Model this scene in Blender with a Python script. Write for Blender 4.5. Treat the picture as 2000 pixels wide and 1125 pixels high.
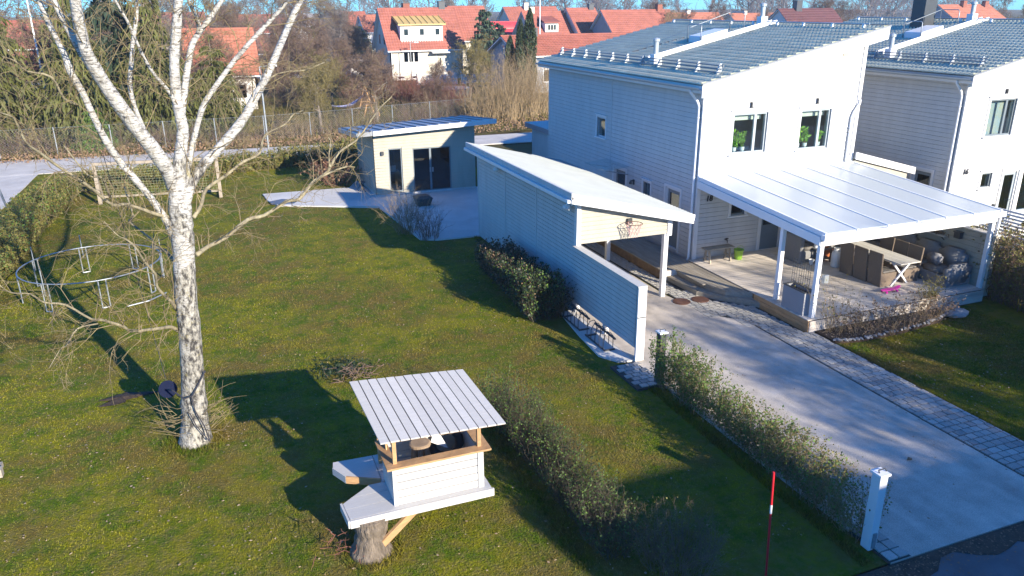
import bpy, bmesh, math, random
import numpy as np
from mathutils import Vector, Matrix
R = math.radians
for o in list(bpy.data.objects): bpy.data.objects.remove(o)
scene = bpy.context.scene
COL = scene.collection
# ------------------------------------------------------------------ camera
# world axes: +X along the sunny front of the white house (to the right), +Y along its shaded side (away), metres
YAW, PITCH, ROLL = 0.3685, 0.3475, -0.00836
cam = bpy.data.cameras.new('camera'); cam_o = bpy.data.objects.new('camera', cam); COL.objects.link(cam_o)
cam.sensor_width = 36; cam.lens = 27.41; cam.clip_end = 5000; cam.clip_start = 0.1
fw = Vector((math.sin(YAW)*math.cos(PITCH), math.cos(YAW)*math.cos(PITCH), -math.sin(PITCH)))
rt = Vector((math.cos(YAW), -math.sin(YAW), 0)); up = rt.cross(fw)
r2 = rt*math.cos(ROLL)+up*math.sin(ROLL); u2 = up*math.cos(ROLL)-rt*math.sin(ROLL)
M = Matrix((r2, u2, -fw)).transposed().to_4x4(); M.translation = (0, 0, 8.0)
cam_o.matrix_world = M
scene.camera = cam_o
# ------------------------------------------------------------------ light
SUN_AZ, SUN_EL = R(110.5), R(19.5)          # direction in which the shadows fall, and height of the sun
world = bpy.data.worlds.new('World'); scene.world = world; world.use_nodes = True
nt = world.node_tree; bg = nt.nodes['Background']
sky = nt.nodes.new('ShaderNodeTexSky'); sky.sky_type = 'NISHITA'; sky.sun_disc = False
sky.sun_elevation = SUN_EL
to_sun = Vector((-math.cos(SUN_AZ)*math.cos(SUN_EL), -math.sin(SUN_AZ)*math.cos(SUN_EL), math.sin(SUN_EL)))
sky.sun_rotation = math.atan2(to_sun.x, to_sun.y)
sky.air_density = 1.0; sky.dust_density = 0.0; sky.ozone_density = 6.0; sky.altitude = 900
tint = nt.nodes.new('ShaderNodeMix'); tint.data_type = 'RGBA'; tint.blend_type = 'MULTIPLY'; tint.inputs[0].default_value = 1.0
tint.inputs[7].default_value = (.24, .88, 1.34, 1)      # the photograph's cold white balance
nt.links.new(sky.outputs[0], tint.inputs[6]); nt.links.new(tint.outputs[2], bg.inputs[0]); bg.inputs[1].default_value = 0.11
sl = bpy.data.lights.new('sun', 'SUN'); sl.energy = 5.0; sl.angle = R(0.53); sl.color = (1.0, 0.89, 0.72)
so = bpy.data.objects.new('sun', sl); COL.objects.link(so); so.location = (20, -60, 40)
so.rotation_euler = to_sun.to_track_quat('Z', 'Y').to_euler()
vs = scene.view_settings
vs.view_transform = 'Standard'; vs.look = 'None'; vs.exposure = 1.18; vs.gamma = 1; vs.use_curve_mapping = False
scene.render.engine = 'CYCLES'
scene.cycles.max_bounces = 6; scene.cycles.transparent_max_bounces = 12
# ------------------------------------------------------------------ materials
MATS = {}
def mat(name, col, rough=0.7, var=0.0, scale=4.0, bump=0.0, bscale=30.0, col2=None, metal=0.0, spec=0.4, detail=6, stretch=None, trans=0.0, each=0.0):
    """procedural material: base colour broken up by two noises, optional bump"""
    if name in MATS: return MATS[name]
    m = bpy.data.materials.new(name); m.use_nodes = True; n = m.node_tree.nodes; L = m.node_tree.links
    b = n['Principled BSDF']; b.inputs['Roughness'].default_value = rough; b.inputs['Metallic'].default_value = metal
    b.inputs['Specular IOR Level'].default_value = spec
    c = (*col, 1); b.inputs['Base Color'].default_value = c
    if var > 0 or col2 or bump > 0:
        tc = n.new('ShaderNodeTexCoord'); src = tc.outputs['Object']
        if stretch:
            mp = n.new('ShaderNodeMapping'); mp.inputs['Scale'].default_value = stretch; L.new(src, mp.inputs[0]); src = mp.outputs[0]
    if var > 0 or col2:
        nz = n.new('ShaderNodeTexNoise'); nz.inputs['Scale'].default_value = scale; nz.inputs['Detail'].default_value = detail
        nz.inputs['Roughness'].default_value = 0.65
        L.new(src, nz.inputs['Vector'])
        cr = n.new('ShaderNodeValToRGB'); L.new(nz.outputs[0], cr.inputs[0])
        cr.color_ramp.elements[0].position = 0.32; cr.color_ramp.elements[1].position = 0.68
        c2 = col2 if col2 else tuple(min(1, x*(1+var)) for x in col)
        c1 = col if col2 else tuple(x*(1-var) for x in col)
        cr.color_ramp.elements[0].color = (*c1, 1); cr.color_ramp.elements[1].color = (*c2, 1)
        L.new(cr.outputs[0], b.inputs['Base Color'])
        if each > 0:      # every board or stone its own tone
            oi = n.new('ShaderNodeObjectInfo'); mr = n.new('ShaderNodeMapRange'); mr.inputs['To Min'].default_value = 1-each; mr.inputs['To Max'].default_value = 1+each; L.new(oi.outputs['Random'], mr.inputs[0])
            hs = n.new('ShaderNodeHueSaturation'); L.new(cr.outputs[0], hs.inputs['Color']); L.new(mr.outputs[0], hs.inputs['Value']); L.new(hs.outputs[0], b.inputs['Base Color'])
    if bump > 0:
        nb = n.new('ShaderNodeTexNoise'); nb.inputs['Scale'].default_value = bscale; nb.inputs['Detail'].default_value = 5
        L.new(src, nb.inputs['Vector'])
        bp = n.new('ShaderNodeBump'); bp.inputs['Strength'].default_value = bump; bp.inputs['Distance'].default_value = 0.05
        L.new(nb.outputs[0], bp.inputs['Height']); L.new(bp.outputs[0], b.inputs['Normal'])
    if trans > 0:
        tr = n.new('ShaderNodeBsdfTranslucent'); tr.inputs[0].default_value = c
        mx = n.new('ShaderNodeMixShader'); mx.inputs[0].default_value = trans
        L.new(b.outputs[0], mx.inputs[1]); L.new(tr.outputs[0], mx.inputs[2]); L.new(mx.outputs[0], n['Material Output'].inputs[0])
    MATS[name] = m
    return m
def glassmat(name, tint, refl=0.12):
    m = bpy.data.materials.new(name); m.use_nodes = True; n = m.node_tree.nodes; L = m.node_tree.links
    n.remove(n['Principled BSDF'])
    t = n.new('ShaderNodeBsdfTransparent'); t.inputs[0].default_value = (*tint, 1)
    g = n.new('ShaderNodeBsdfGlossy'); g.inputs['Roughness'].default_value = 0.01; g.inputs[0].default_value = (.9, .95, 1, 1)
    lw = n.new('ShaderNodeLayerWeight'); lw.inputs[0].default_value = .5
    pw = n.new('ShaderNodeMath'); pw.operation = 'POWER'; pw.inputs[1].default_value = 4.0; L.new(lw.outputs['Facing'], pw.inputs[0])
    ma = n.new('ShaderNodeMath'); ma.operation = 'MULTIPLY_ADD'; ma.inputs[1].default_value = .8; ma.inputs[2].default_value = refl; ma.use_clamp = True
    mx = n.new('ShaderNodeMixShader'); L.new(pw.outputs[0], ma.inputs[0]); L.new(ma.outputs[0], mx.inputs[0])
    L.new(t.outputs[0], mx.inputs[1]); L.new(g.outputs[0], mx.inputs[2]); L.new(mx.outputs[0], n['Material Output'].inputs[0])
    MATS[name] = m
    return m
# ------------------------------------------------------------------ mesh helpers
class MB:
    """collects boxes, prisms, tubes; build() links them as one mesh object"""
    def __init__(s, T=None): s.v = []; s.f = []; s.T = T
    def add(s, vs, fs, raw=False):
        k = len(s.v)
        s.v += [tuple(s.T(*p)) for p in vs] if (s.T and not raw) else [tuple(p) for p in vs]
        s.f += [tuple(i+k for i in f) for f in fs]
    def box(s, a0, a1, b0, b1, c0, c1):
        s.add([(a0,b0,c0),(a1,b0,c0),(a1,b1,c0),(a0,b1,c0),(a0,b0,c1),(a1,b0,c1),(a1,b1,c1),(a0,b1,c1)],
              [(0,3,2,1),(4,5,6,7),(0,1,5,4),(1,2,6,5),(2,3,7,6),(3,0,4,7)])
        return s
    def hexa(s, lo, hi):      # eight free corners: four lower, four upper, same order
        s.add(list(lo)+list(hi), [(0,3,2,1),(4,5,6,7),(0,1,5,4),(1,2,6,5),(2,3,7,6),(3,0,4,7)]); return s
    def prism(s, poly, off):  # planar polygon extruded by a vector
        n = len(poly); o = Vector(off)
        s.add([tuple(p) for p in poly]+[tuple(Vector(p)+o) for p in poly],
              [tuple(range(n-1,-1,-1)), tuple(range(n,2*n))]+[(i,(i+1)%n,n+(i+1)%n,n+i) for i in range(n)]); return s
    def beam(s, p0, p1, w, h, upv=(0,0,1)):   # rectangular bar between two points
        p0 = Vector(p0); p1 = Vector(p1); d = (p1-p0).normalized(); u = Vector(upv)
        if abs(d.dot(u)) > .95: u = Vector((0,1,0))
        x = d.cross(u).normalized(); y = x.cross(d)
        c = [-x*w/2-y*h/2, x*w/2-y*h/2, x*w/2+y*h/2, -x*w/2+y*h/2]
        return s.hexa([p0+q for q in c], [p1+q for q in c])
    def tube(s, pts, rad, n=8, cap=True, closed=False):
        pts = [Vector(p) for p in pts]; m = len(pts)
        if not hasattr(rad, '__len__'): rad = [rad]*m
        rings = []; ref = None
        for i, p in enumerate(pts):
            a = pts[i-1] if (i or closed) else pts[0]; b = pts[(i+1) % m] if (i < m-1 or closed) else pts[-1]
            d = (b-a).normalized()
            if ref is None:
                ref = Vector((0,0,1)) if abs(d.z) < .9 else Vector((1,0,0))
            x = (ref - d*ref.dot(d)).normalized(); ref = x; y = d.cross(x)
            rings.append([p+(x*math.cos(2*math.pi*k/n)+y*math.sin(2*math.pi*k/n))*rad[i] for k in range(n)])
        vs = [q for r in rings for q in r]; fs = []
        for i in range(m if closed else m-1):
            j = (i+1) % m
            for k in range(n): fs.append((i*n+k, i*n+(k+1) % n, j*n+(k+1) % n, j*n+k))
        if cap and not closed: fs += [tuple(range(n-1,-1,-1)), tuple(range((m-1)*n, m*n))]
        s.add(vs, fs); return s
    def cyl(s, p0, p1, r0, r1=None, n=12): return s.tube([p0, p1], [r0, r0 if r1 is None else r1], n)
    def lathe(s, prof, c=(0,0,0), n=16):
        vs = []; fs = []; m = len(prof)
        for r, z in prof:
            for k in range(n): a = 2*math.pi*k/n; vs.append((c[0]+r*math.cos(a), c[1]+r*math.sin(a), c[2]+z))
        for i in range(m-1):
            for k in range(n): fs.append((i*n+k, i*n+(k+1) % n, (i+1)*n+(k+1) % n, (i+1)*n+k))
        fs += [tuple(range(n-1,-1,-1)), tuple(range((m-1)*n, m*n))]
        s.add(vs, fs); return s
    def build(s, name, m, parent=None, smooth=False, bevel=0.0, kind=None, label=None):
        me = bpy.data.meshes.new(name); me.from_pydata(s.v, [], s.f)
        if len(s.f) < 6000:
            bm = bmesh.new(); bm.from_mesh(me); bmesh.ops.recalc_face_normals(bm, faces=bm.faces)
            if bevel > 0: bmesh.ops.bevel(bm, geom=bm.edges[:], offset=bevel, segments=1, affect='EDGES')
            bm.to_mesh(me); bm.free()
        return link(name, me, m, parent, smooth, kind, label)
def link(name, me, m, parent=None, smooth=False, kind=None, label=None):
    o = bpy.data.objects.new(name, me); COL.objects.link(o)
    if m is not None: me.materials.append(MATS[m] if isinstance(m, str) else m)
    if smooth: me.polygons.foreach_set('use_smooth', [True]*len(me.polygons))
    if parent is not None:
        o.parent = parent
        if parent.get('_w', 0): o.matrix_parent_inverse = Matrix.Translation(parent.location).inverted()
    if kind: o['kind'] = kind
    if label: o['label'] = label
    return o
def tag(o, label, cat, group=None):
    o['label'] = label; o['category'] = cat
    if group: o['group'] = group
    return o
def thing(name, label, cat, loc=(0,0,0), group=None, local=False, rz=0):
    """Empty at a thing's base; parts are given in world metres unless local"""
    o = bpy.data.objects.new(name, None); COL.objects.link(o); o.location = loc; o.rotation_euler = (0,0,rz)
    o.empty_display_size = .2
    if not local: o['_w'] = 1
    return tag(o, label, cat, group)
def struct(o): o['kind'] = 'structure'; return o
def dup(root, loc, rz=0.0, label=None, scale=None):
    c = root.copy(); COL.objects.link(c); c.location = loc; c.rotation_euler = (0,0,rz)
    if scale: c.scale = scale if hasattr(scale, '__len__') else (scale,)*3
    if label: c['label'] = label
    for ch in root.children:
        k = ch.copy(); COL.objects.link(k); k.parent = c
        for g in ch.children:
            q = g.copy(); COL.objects.link(q); q.parent = k
    return c
def piece(src, name, parent, loc=(0,0,0), rot=(0,0,0), scale=(1,1,1), m=None):
    """another object on the same mesh data"""
    o = bpy.data.objects.new(name, src); COL.objects.link(o); o.parent = parent
    if parent.get('_w', 0): o.matrix_parent_inverse = Matrix.Translation(parent.location).inverted()
    o.location = loc; o.rotation_euler = rot; o.scale = scale
    return o
def npmesh(name, V, F, m, parent=None, smooth=False, kind=None, cols=None):
    """big meshes straight from numpy arrays; F is (n,3) or (n,4)"""
    me = bpy.data.meshes.new(name); V = np.asarray(V, np.float32); F = np.asarray(F, np.int32); k = F.shape[1]
    me.vertices.add(len(V)); me.vertices.foreach_set('co', V.ravel())
    me.loops.add(F.size); me.loops.foreach_set('vertex_index', F.ravel())
    me.polygons.add(len(F)); me.polygons.foreach_set('loop_start', np.arange(0, F.size, k, dtype=np.int32))
    if cols is not None:
        at = me.attributes.new('tint', 'FLOAT', 'POINT'); at.data.foreach_set('value', np.asarray(cols, np.float32).ravel())
    me.update(calc_edges=True); me.validate()
    return link(name, me, m, parent, smooth, kind)
def segs_arrays(S, n=3):
    """S rows: x0 y0 z0 x1 y1 z1 r0 r1 -> open prisms"""
    S = np.asarray(S, float); p0 = S[:, :3]; p1 = S[:, 3:6]; d = p1-p0; d /= np.linalg.norm(d, axis=1)[:, None]+1e-9
    ref = np.where(np.abs(d[:, 2:3]) < .9, np.array([[0,0,1.]]), np.array([[1.,0,0]]))
    x = np.cross(d, ref); x /= np.linalg.norm(x, axis=1)[:, None]+1e-9; y = np.cross(d, x)
    N = len(S); V = np.zeros((N, 2*n, 3)); F = np.zeros((N, n, 4), int); base = np.arange(N)*2*n
    for k in range(n):
        a = 2*math.pi*k/n; w = x*math.cos(a)+y*math.sin(a)
        V[:, k] = p0+w*S[:, 6:7]; V[:, n+k] = p1+w*S[:, 7:8]
        F[:, k, 0] = base+k; F[:, k, 1] = base+(k+1) % n; F[:, k, 2] = base+n+(k+1) % n; F[:, k, 3] = base+n+k
    return V.reshape(-1, 3), F.reshape(-1, 4)
def leaf_arrays(P, size, rng, flat=0.0, aspect=.6, tilt=None):
    """diamond leaves at points P"""
    P = np.asarray(P, float); N = len(P); a = rng.normal(size=(N, 3)); a /= np.linalg.norm(a, axis=1)[:, None]
    if tilt is not None: a = a*(1-tilt[0])+np.array(tilt[1])*tilt[0]; a /= np.linalg.norm(a, axis=1)[:, None]
    b = rng.normal(size=(N, 3)); b -= a*(a*b).sum(1)[:, None]; b /= np.linalg.norm(b, axis=1)[:, None]
    s = (size*(.6+.8*rng.random(N)))[:, None]
    V = np.stack([P-a*s*.5, P+b*s*.5*aspect, P+a*s*.5, P-b*s*.5*aspect], 1).reshape(-1, 3)
    F = np.arange(4*N).reshape(-1, 4)
    return V, F
# ------------------------------------------------------------------ colours
mat('siding_white', (.50,.50,.495), .55, .07, 2.2, .05, 60, stretch=(1.5,1.5,.35))
mat('siding_beige', (.385,.36,.295), .6, .07, 2.2, .05, 60, stretch=(1.5,1.5,.35))
mat('trim_white', (.64,.64,.64), .4, .03, 3)
mat('metal_white', (.74,.75,.76), .3, .02, 3)
mat('metal_grey', (.40,.45,.48), .35, .05, 5, metal=.3)
mat('guard_grey', (.22,.24,.26), .45, .1, 5)
mat('metal_dark', (.05,.055,.06), .4, .1, 6)
mat('galvanised', (.34,.37,.39), .5, .12, 12, metal=.7)
mat('frame_grey', (.16,.19,.21), .4, .05, 5)
mat('roof_tile', (.55,.58,.47), .65, .15, 1.6, .1, 25, spec=.12)
mat('roof_sheet', (.29,.315,.315), .5, .08, 1.2, .05, 12, spec=.3)
mat('roof_zinc', (.24,.255,.275), .45, .08, 2.0, metal=.15)
mat('concrete', (.52,.46,.385), .85, .16, .8, .25, 45)
mat('concrete_slab', (.52,.51,.49), .85, .12, .9, .2, 45)
mat('asphalt', (.13,.135,.145), .85, .25, 1.3, .5, 90)
mat('gravel_path', (.50,.475,.44), .9, .14, .9, .3, 40)
mat('paver', (.38,.365,.33), .85, .16, 7, .35, 50, each=0.12)
mat('paver_b', (.31,.295,.27), .85, .16, 7, .35, 50, each=0.12)
mat('paver_c', (.43,.41,.37), .85, .16, 7, .35, 50, each=0.12)
mat('paver_bed', (.05,.05,.045), .95, .2, 20)
mat('iron_rust', (.11,.05,.032), .7, .3, 12, .4, 50)
mat('wood_pale', (.54,.52,.47), .65, .10, 5, .12, 30, stretch=(1,6,6), each=0.08)
mat('wood_white', (.45,.44,.42), .6, .06, 5, .12, 30, stretch=(1,6,6), each=0.07)
mat('wood_raw', (.42,.25,.12), .7, .22, 5, .15, 30, stretch=(1,1,5), each=0.15)
mat('wood_dark', (.20,.125,.065), .7, .3, 5, .15, 30)
mat('deck_new', (.58,.52,.45), .75, .16, 3, .15, 30, stretch=(.4,4,4), each=0.14)
mat('deck_old', (.30,.265,.21), .8, .22, 4, .2, 30, stretch=(4,.4,4), each=0.16)
mat('wicker', (.17,.13,.095), .75, .25, 60, .3, 90)
mat('wicker_grey', (.20,.20,.20), .75, .2, 60, .3, 90)
mat('cushion', (.15,.14,.13), .9, .2, 20, .2, 60)
mat('plastic_green', (.24,.45,.05), .4, .05, 4)
mat('plastic_pink', (.75,.03,.42), .35)
mat('plastic_red', (.55,.02,.03), .4, .05, 8)
mat('plastic_blue', (.008,.012,.035), .8, spec=.1)
mat('terracotta', (.45,.15,.06), .8, .1, 8)
mat('enamel_white', (.7,.7,.68), .35, .03, 6)
mat('soil', (.045,.03,.02), .95, .4, 8, .6, 40)
mat('rock', (.30,.29,.28), .9, .25, 9, .5, 18, each=0.2)
mat('rock_pale', (.48,.46,.43), .9, .25, 9, .5, 18)
mat('room_dark', (.16,.18,.20), .8, .2, 2)
mat('blind', (.62,.60,.52), .8, .1, 3)
mat('curtain_blue', (.30,.38,.45), .8, .0, 3, col2=(.50,.44,.33), detail=2)
mat('ink', (.015,.015,.02), .5)
mat('rope', (.03,.03,.04), .8)
mat('net_green', (.30,.33,.20), .8)
mat('sky_blue_door', (.55,.62,.66), .4)
mat('tile_red', (.28,.095,.07), .75, .2, .9, .1, 20)
mat('tile_orange', (.33,.12,.075), .75, .18, .9, .1, 20)
mat('tile_brown', (.26,.085,.06), .75, .2, .9, .1, 20)
mat('tile_maroon', (.09,.03,.035), .7, .2, .9)
mat('sheet_red', (.50,.05,.06), .45, .08, 2)
mat('sheet_ochre', (.50,.36,.13), .45, .08, 2)
mat('plaster_cream', (.60,.55,.45), .8, .06, 1.2, .1, 40)
mat('plaster_white', (.68,.66,.62), .8, .05, 1.2, .1, 40)
mat('plaster_grey', (.28,.29,.31), .8, .08, 1.2, .1, 40)
mat('brick', (.24,.09,.06), .85, .25, 6)
mat('twig_brown', (.155,.105,.075), .85, .35, 1.5)
mat('twig_dark', (.085,.065,.045), .85, .35, 1.5)
mat('twig_grey', (.17,.145,.125), .85, .35, 1.5)
mat('twig_far', (.15,.13,.13), .9, .3, .3)
mat('twig_red', (.17,.07,.05), .85, .35, 1.5)
mat('twig_straw', (.27,.20,.115), .85, .35, 2.5)
mat('twig_olive', (.17,.14,.05), .85, .4, 1.5)
mat('leaf_green', (.095,.17,.026), .6, .5, 2.2, trans=.25)
mat('leaf_dark', (.025,.045,.018), .55, .5, 2.2, trans=.15)
mat('leaf_olive', (.18,.165,.04), .6, .45, 1.6, trans=.25)
mat('hedge_leaf', (.040,.066,.014), .7, .4, 2.2)
mat('needle_olive', (.092,.098,.022), .65, .5, .8, trans=.2)
mat('needle_dark', (.022,.040,.020), .65, .5, .8, trans=.15)
mat('needle_blue', (.045,.075,.04), .65, .4, .8, trans=.15)
mat('thuja', (.030,.048,.018), .65, .5, 1.2, trans=.1)
mat('leaf_dry', (.22,.15,.08), .8, .0, 14, col2=(.40,.31,.21), detail=2)
mat('leaf_rust', (.22,.14,.085), .8, .4, 10)
mat('bark_old', (.15,.12,.09), .9, .5, 14, 1.0, 22, stretch=(1,1,.25))
mat('plant_green', (.22,.42,.04), .5, .3, 8, trans=.35)
glassmat('glass', (.86,.92,.92), .06)
glassmat('glass_dark', (.36,.42,.44), .07)
# concrete of the drive: grit, and faint lengthwise wheel wear
cm_ = MATS['concrete']; n = cm_.node_tree.nodes; L = cm_.node_tree.links; b = n['Principled BSDF']; src_ = b.inputs['Base Color'].links[0].from_socket; tc_ = n.new('ShaderNodeTexCoord')
for vec_, sc_, lo_, hi_ in (((1.6,.10,1),1.4,.80,1.08),((1,1,1),55,.80,1.16),((1,1,1),3.5,.88,1.06)):
    mp = n.new('ShaderNodeMapping'); mp.inputs['Scale'].default_value = vec_; L.new(tc_.outputs['Object'], mp.inputs[0]); z_ = n.new('ShaderNodeTexNoise'); z_.inputs['Scale'].default_value = sc_; z_.inputs['Detail'].default_value = 4; L.new(mp.outputs[0], z_.inputs['Vector'])
    mr = n.new('ShaderNodeMapRange'); mr.inputs['From Min'].default_value = .35; mr.inputs['From Max'].default_value = .65; mr.inputs['To Min'].default_value = lo_; mr.inputs['To Max'].default_value = hi_; L.new(z_.outputs[0], mr.inputs[0])
    hs = n.new('ShaderNodeHueSaturation'); L.new(src_, hs.inputs['Color']); L.new(mr.outputs[0], hs.inputs['Value']); src_ = hs.outputs[0]
L.new(src_, b.inputs['Base Color'])
# milky polycarbonate of the terrace roof: lets diffuse light through, glossy on top
pm = bpy.data.materials.new('polycarbonate'); pm.use_nodes = True; n = pm.node_tree.nodes; L = pm.node_tree.links
b = n['Principled BSDF']; b.inputs['Base Color'].default_value = (.70,.76,.78,1); b.inputs['Roughness'].default_value = .28
tr = n.new('ShaderNodeBsdfTranslucent'); tr.inputs[0].default_value = (.80,.78,.70,1)
mx = n.new('ShaderNodeMixShader'); mx.inputs[0].default_value = .35
L.new(b.outputs[0], mx.inputs[1]); L.new(tr.outputs[0], mx.inputs[2]); L.new(mx.outputs[0], n['Material Output'].inputs[0]); MATS['polycarbonate'] = pm
def lawnmat(name, cols, blade=False):
    """green, moss, straw and bare-earth patches from three noises"""
    m = bpy.data.materials.new(name); m.use_nodes = True; n = m.node_tree.nodes; L = m.node_tree.links; b = n['Principled BSDF']
    b.inputs['Roughness'].default_value = .8; b.inputs['Specular IOR Level'].default_value = .04
    g = n.new('ShaderNodeNewGeometry'); out = None
    for i, (sc, lo, hi) in enumerate(((.26,.44,.56),(1.3,.45,.60),(9.0,.45,.72))):
        nz = n.new('ShaderNodeTexNoise'); nz.inputs['Scale'].default_value = sc; nz.inputs['Detail'].default_value = 7; nz.inputs['Roughness'].default_value = .7
        L.new(g.outputs['Position'], nz.inputs['Vector'])
        mr = n.new('ShaderNodeMapRange'); mr.inputs['From Min'].default_value = lo; mr.inputs['From Max'].default_value = hi; L.new(nz.outputs[0], mr.inputs[0])
        mx = n.new('ShaderNodeMix'); mx.data_type = 'RGBA'
        L.new(mr.outputs[0], mx.inputs[0])
        if out is None: mx.inputs[6].default_value = (*cols[0], 1)
        else: L.new(out, mx.inputs[6])
        mx.inputs[7].default_value = (*cols[i+1], 1); out = mx.outputs[2]
    if blade:
        at = n.new('ShaderNodeAttribute'); at.attribute_name = 'tint'
        hs = n.new('ShaderNodeHueSaturation'); L.new(out, hs.inputs['Color']); L.new(at.outputs['Fac'], hs.inputs['Value']); out = hs.outputs[0]
        tr = n.new('ShaderNodeBsdfTranslucent'); L.new(out, tr.inputs[0]); mxs = n.new('ShaderNodeMixShader'); mxs.inputs[0].default_value = .3
        L.new(b.outputs[0], mxs.inputs[1]); L.new(tr.outputs[0], mxs.inputs[2]); L.new(mxs.outputs[0], n['Material Output'].inputs[0])
    else:
        nb = n.new('ShaderNodeTexNoise'); nb.inputs['Scale'].default_value = 28; nb.inputs['Detail'].default_value = 4; L.new(g.outputs['Position'], nb.inputs['Vector'])
        bp = n.new('ShaderNodeBump'); bp.inputs['Strength'].default_value = .7; bp.inputs['Distance'].default_value = .06
        L.new(nb.outputs[0], bp.inputs['Height']); L.new(bp.outputs[0], b.inputs['Normal'])
    L.new(out, b.inputs['Base Color']); MATS[name] = m
lawnmat('lawn', ((.170,.168,.011),(.132,.104,.024),(.070,.110,.008),(.16,.135,.048)))
lawnmat('grass_blade', ((.248,.238,.014),(.20,.148,.036),(.095,.155,.009),(.25,.205,.072)), True)
lawnmat('meadow', ((.11,.105,.026),(.15,.105,.045),(.075,.09,.018),(.19,.14,.07)))
lawnmat('far_ground', ((.10,.085,.04),(.11,.08,.045),(.08,.085,.03),(.12,.10,.05)))
# ------------------------------------------------------------------ the ground
rng = np.random.default_rng(7); random.seed(7)
def sheet(name, poly, z, m, thick=.03):
    return struct(MB().prism([(x, y, z-thick) for x, y in poly], (0,0,thick)).build(name, m))
struct(MB().box(-600,800,-100,1100,-.5,-.10).build('ground', 'far_ground'))
def grid_sheet(name, u0, u1, v0, v1, step, m, amp=.03, z=-.02):
    us = np.arange(u0, u1+step*.5, step); vs_ = np.arange(v0, v1+step*.5, step); U, W = np.meshgrid(us, vs_)
    Z = z+amp*(np.sin(U*.7+1.3*np.sin(W*.31))*.5+np.sin(W*.9+U*.23)*.3+np.sin(U*2.1+W*1.7)*.2-.5)
    V = np.stack([U, W, Z], -1).reshape(-1, 3); nx = len(us); ny = len(vs_)
    i = (np.arange(ny-1)[:, None]*nx+np.arange(nx-1)[None]).ravel(); F = np.stack([i, i+1, i+nx+1, i+nx], 1)
    return struct(npmesh(name, V, F, m, smooth=True))
grid_sheet('lawn', -40, 13.0, 7.0, 46.5, .5, 'lawn')
grid_sheet('lawn_front', 13.8, 40, 7.0, 21, .5, 'lawn')
grid_sheet('meadow', -60, 80, 49.8, 130, 1.0, 'meadow', .1)
sheet('road', [(-90,-3),(90,-3),(90,6.95),(-90,6.95)], .0, 'asphalt', .06)
sheet('footpath', [(-60,46.4),(-12,46.2),(8,45.8),(20,45.2),(70,44.2),(70,47.6),(20,48.6),(8,49.2),(-11,51),(-60,52)], .01, 'gravel_path', .06)
sheet('footpath', [(-11.6,10),(-8.9,10),(-8.6,38),(-8.4,46.3),(-11.6,46.3)], .006, 'gravel_path', .06)
drive = sheet('driveway', [(8.8,6.96),(12.78,6.96),(12.78,15.8),(12.2,16.4),(11.85,18.3),(11.9,26.3),(8.95,26.3),(8.78,14.7)], .02, 'concrete', .08)
sheet('concrete_verge', [(8.15,15.3),(8.42,14.85),(8.82,14.72),(8.9,18.3),(8.45,18.2),(8.25,16.6)], .015, 'concrete_slab', .05)
patio = sheet('patio', [(2.1,35.2),(2.45,34.05),(6.4,32.2),(6.75,26.75),(7.3,26.45),(8.85,26.3),(12,26.3),(12,34.2),(6.7,34.2),(6.5,37.8),(5.9,36.4),(2.0,36.6)], .03, 'concrete_slab', .08)
struct(MB().prism([(2.2,34.3,.034),(3.1,34.1,.034),(3.4,34.7,.034),(2.7,35.2,.034),(2.15,34.9,.034)], (0,0,.004)).build('patio_stain', mat('stain', (.10,.10,.10), .4, .3, 5)))
bed = sheet('flower_bed', [(13.95,14.45),(13.95,13.75),(14.6,13.6),(16.2,13.65),(17.6,13.85),(18.6,14.3),(18.9,14.5)], .05, 'soil', .1)
# soil patch on the lawn where something was dug
sp_ = MB(); ring_ = [(-2.5+(.36+.16*math.sin(3*a+1)+.10*math.sin(7*a)+random.uniform(-.05,.05))*math.cos(a)*1.3, 17.3+(.24+.10*math.sin(2*a)+random.uniform(-.04,.04))*math.sin(a), -.012) for a in np.linspace(0,2*math.pi,30)[:-1]]
sp_.add(ring_+[(-2.5,17.3,.03)], [(i,(i+1)%29,29) for i in range(29)]); struct(sp_.build('soil_patch', 'soil'))
# ------------------------------------------------------------------ pavers
def pavers(name, bedpoly, cells, limit, dz=0.0):
    root = sheet(name, bedpoly, .008+dz, 'paver_bed', .06)
    ms = [MB().box(-.5,.5,-.5,.5,-.03,.015).build('paver', k).data for k in ('paver','paver_b','paver_c')]
    for o in [o for o in COL.objects if o.name.startswith('paver') and o.data in ms]: bpy.data.objects.remove(o)
    cells = sorted(cells, key=lambda c: c[0]**2+c[1]**2)
    rest = MB()
    for i, (x, y, w, h, r) in enumerate(cells):
        if i < limit:
            piece(ms[random.choice((0,0,1,2))], 'paver', root, (x, y, .012+dz+random.uniform(0,.006)), (random.uniform(-.012,.012), random.uniform(-.012,.012), r+random.uniform(-.03,.03)), (w-.026, h-.026, 1))
        else:
            rest.box(x-w/2+.013, x+w/2-.013, y-h/2+.013, y+h/2-.013, -.02, .026+random.uniform(0,.004))
    if rest.v: rest.build('paver_field', 'paver', root, kind='stuff')
    return root
cells = []
y = 7.0; k = 0
while y < 26.2:
    h = .175; xl = 12.82; xr = 13.90 if y < 14.4 else 13.66
    if y > 16.2: xl = 12.0
    elif y > 15.4: xl = 12.55
    if y > 16.6: xr = max(12.72, 13.5-(y-16.6)*.95)
    if y > 18.3: xl, xr = 11.95, 12.46
    x = xl + (-.10 if k % 2 else 0)
    while x < xr-.05:
        w = random.choice((.21,.21,.25,.17)); x0 = max(x, xl); x1 = min(x+w, xr)
        if x1-x0 > .06: cells.append(((x0+x1)/2, y+h/2, x1-x0, h, 0))
        x += w
    y += h; k += 1
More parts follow.
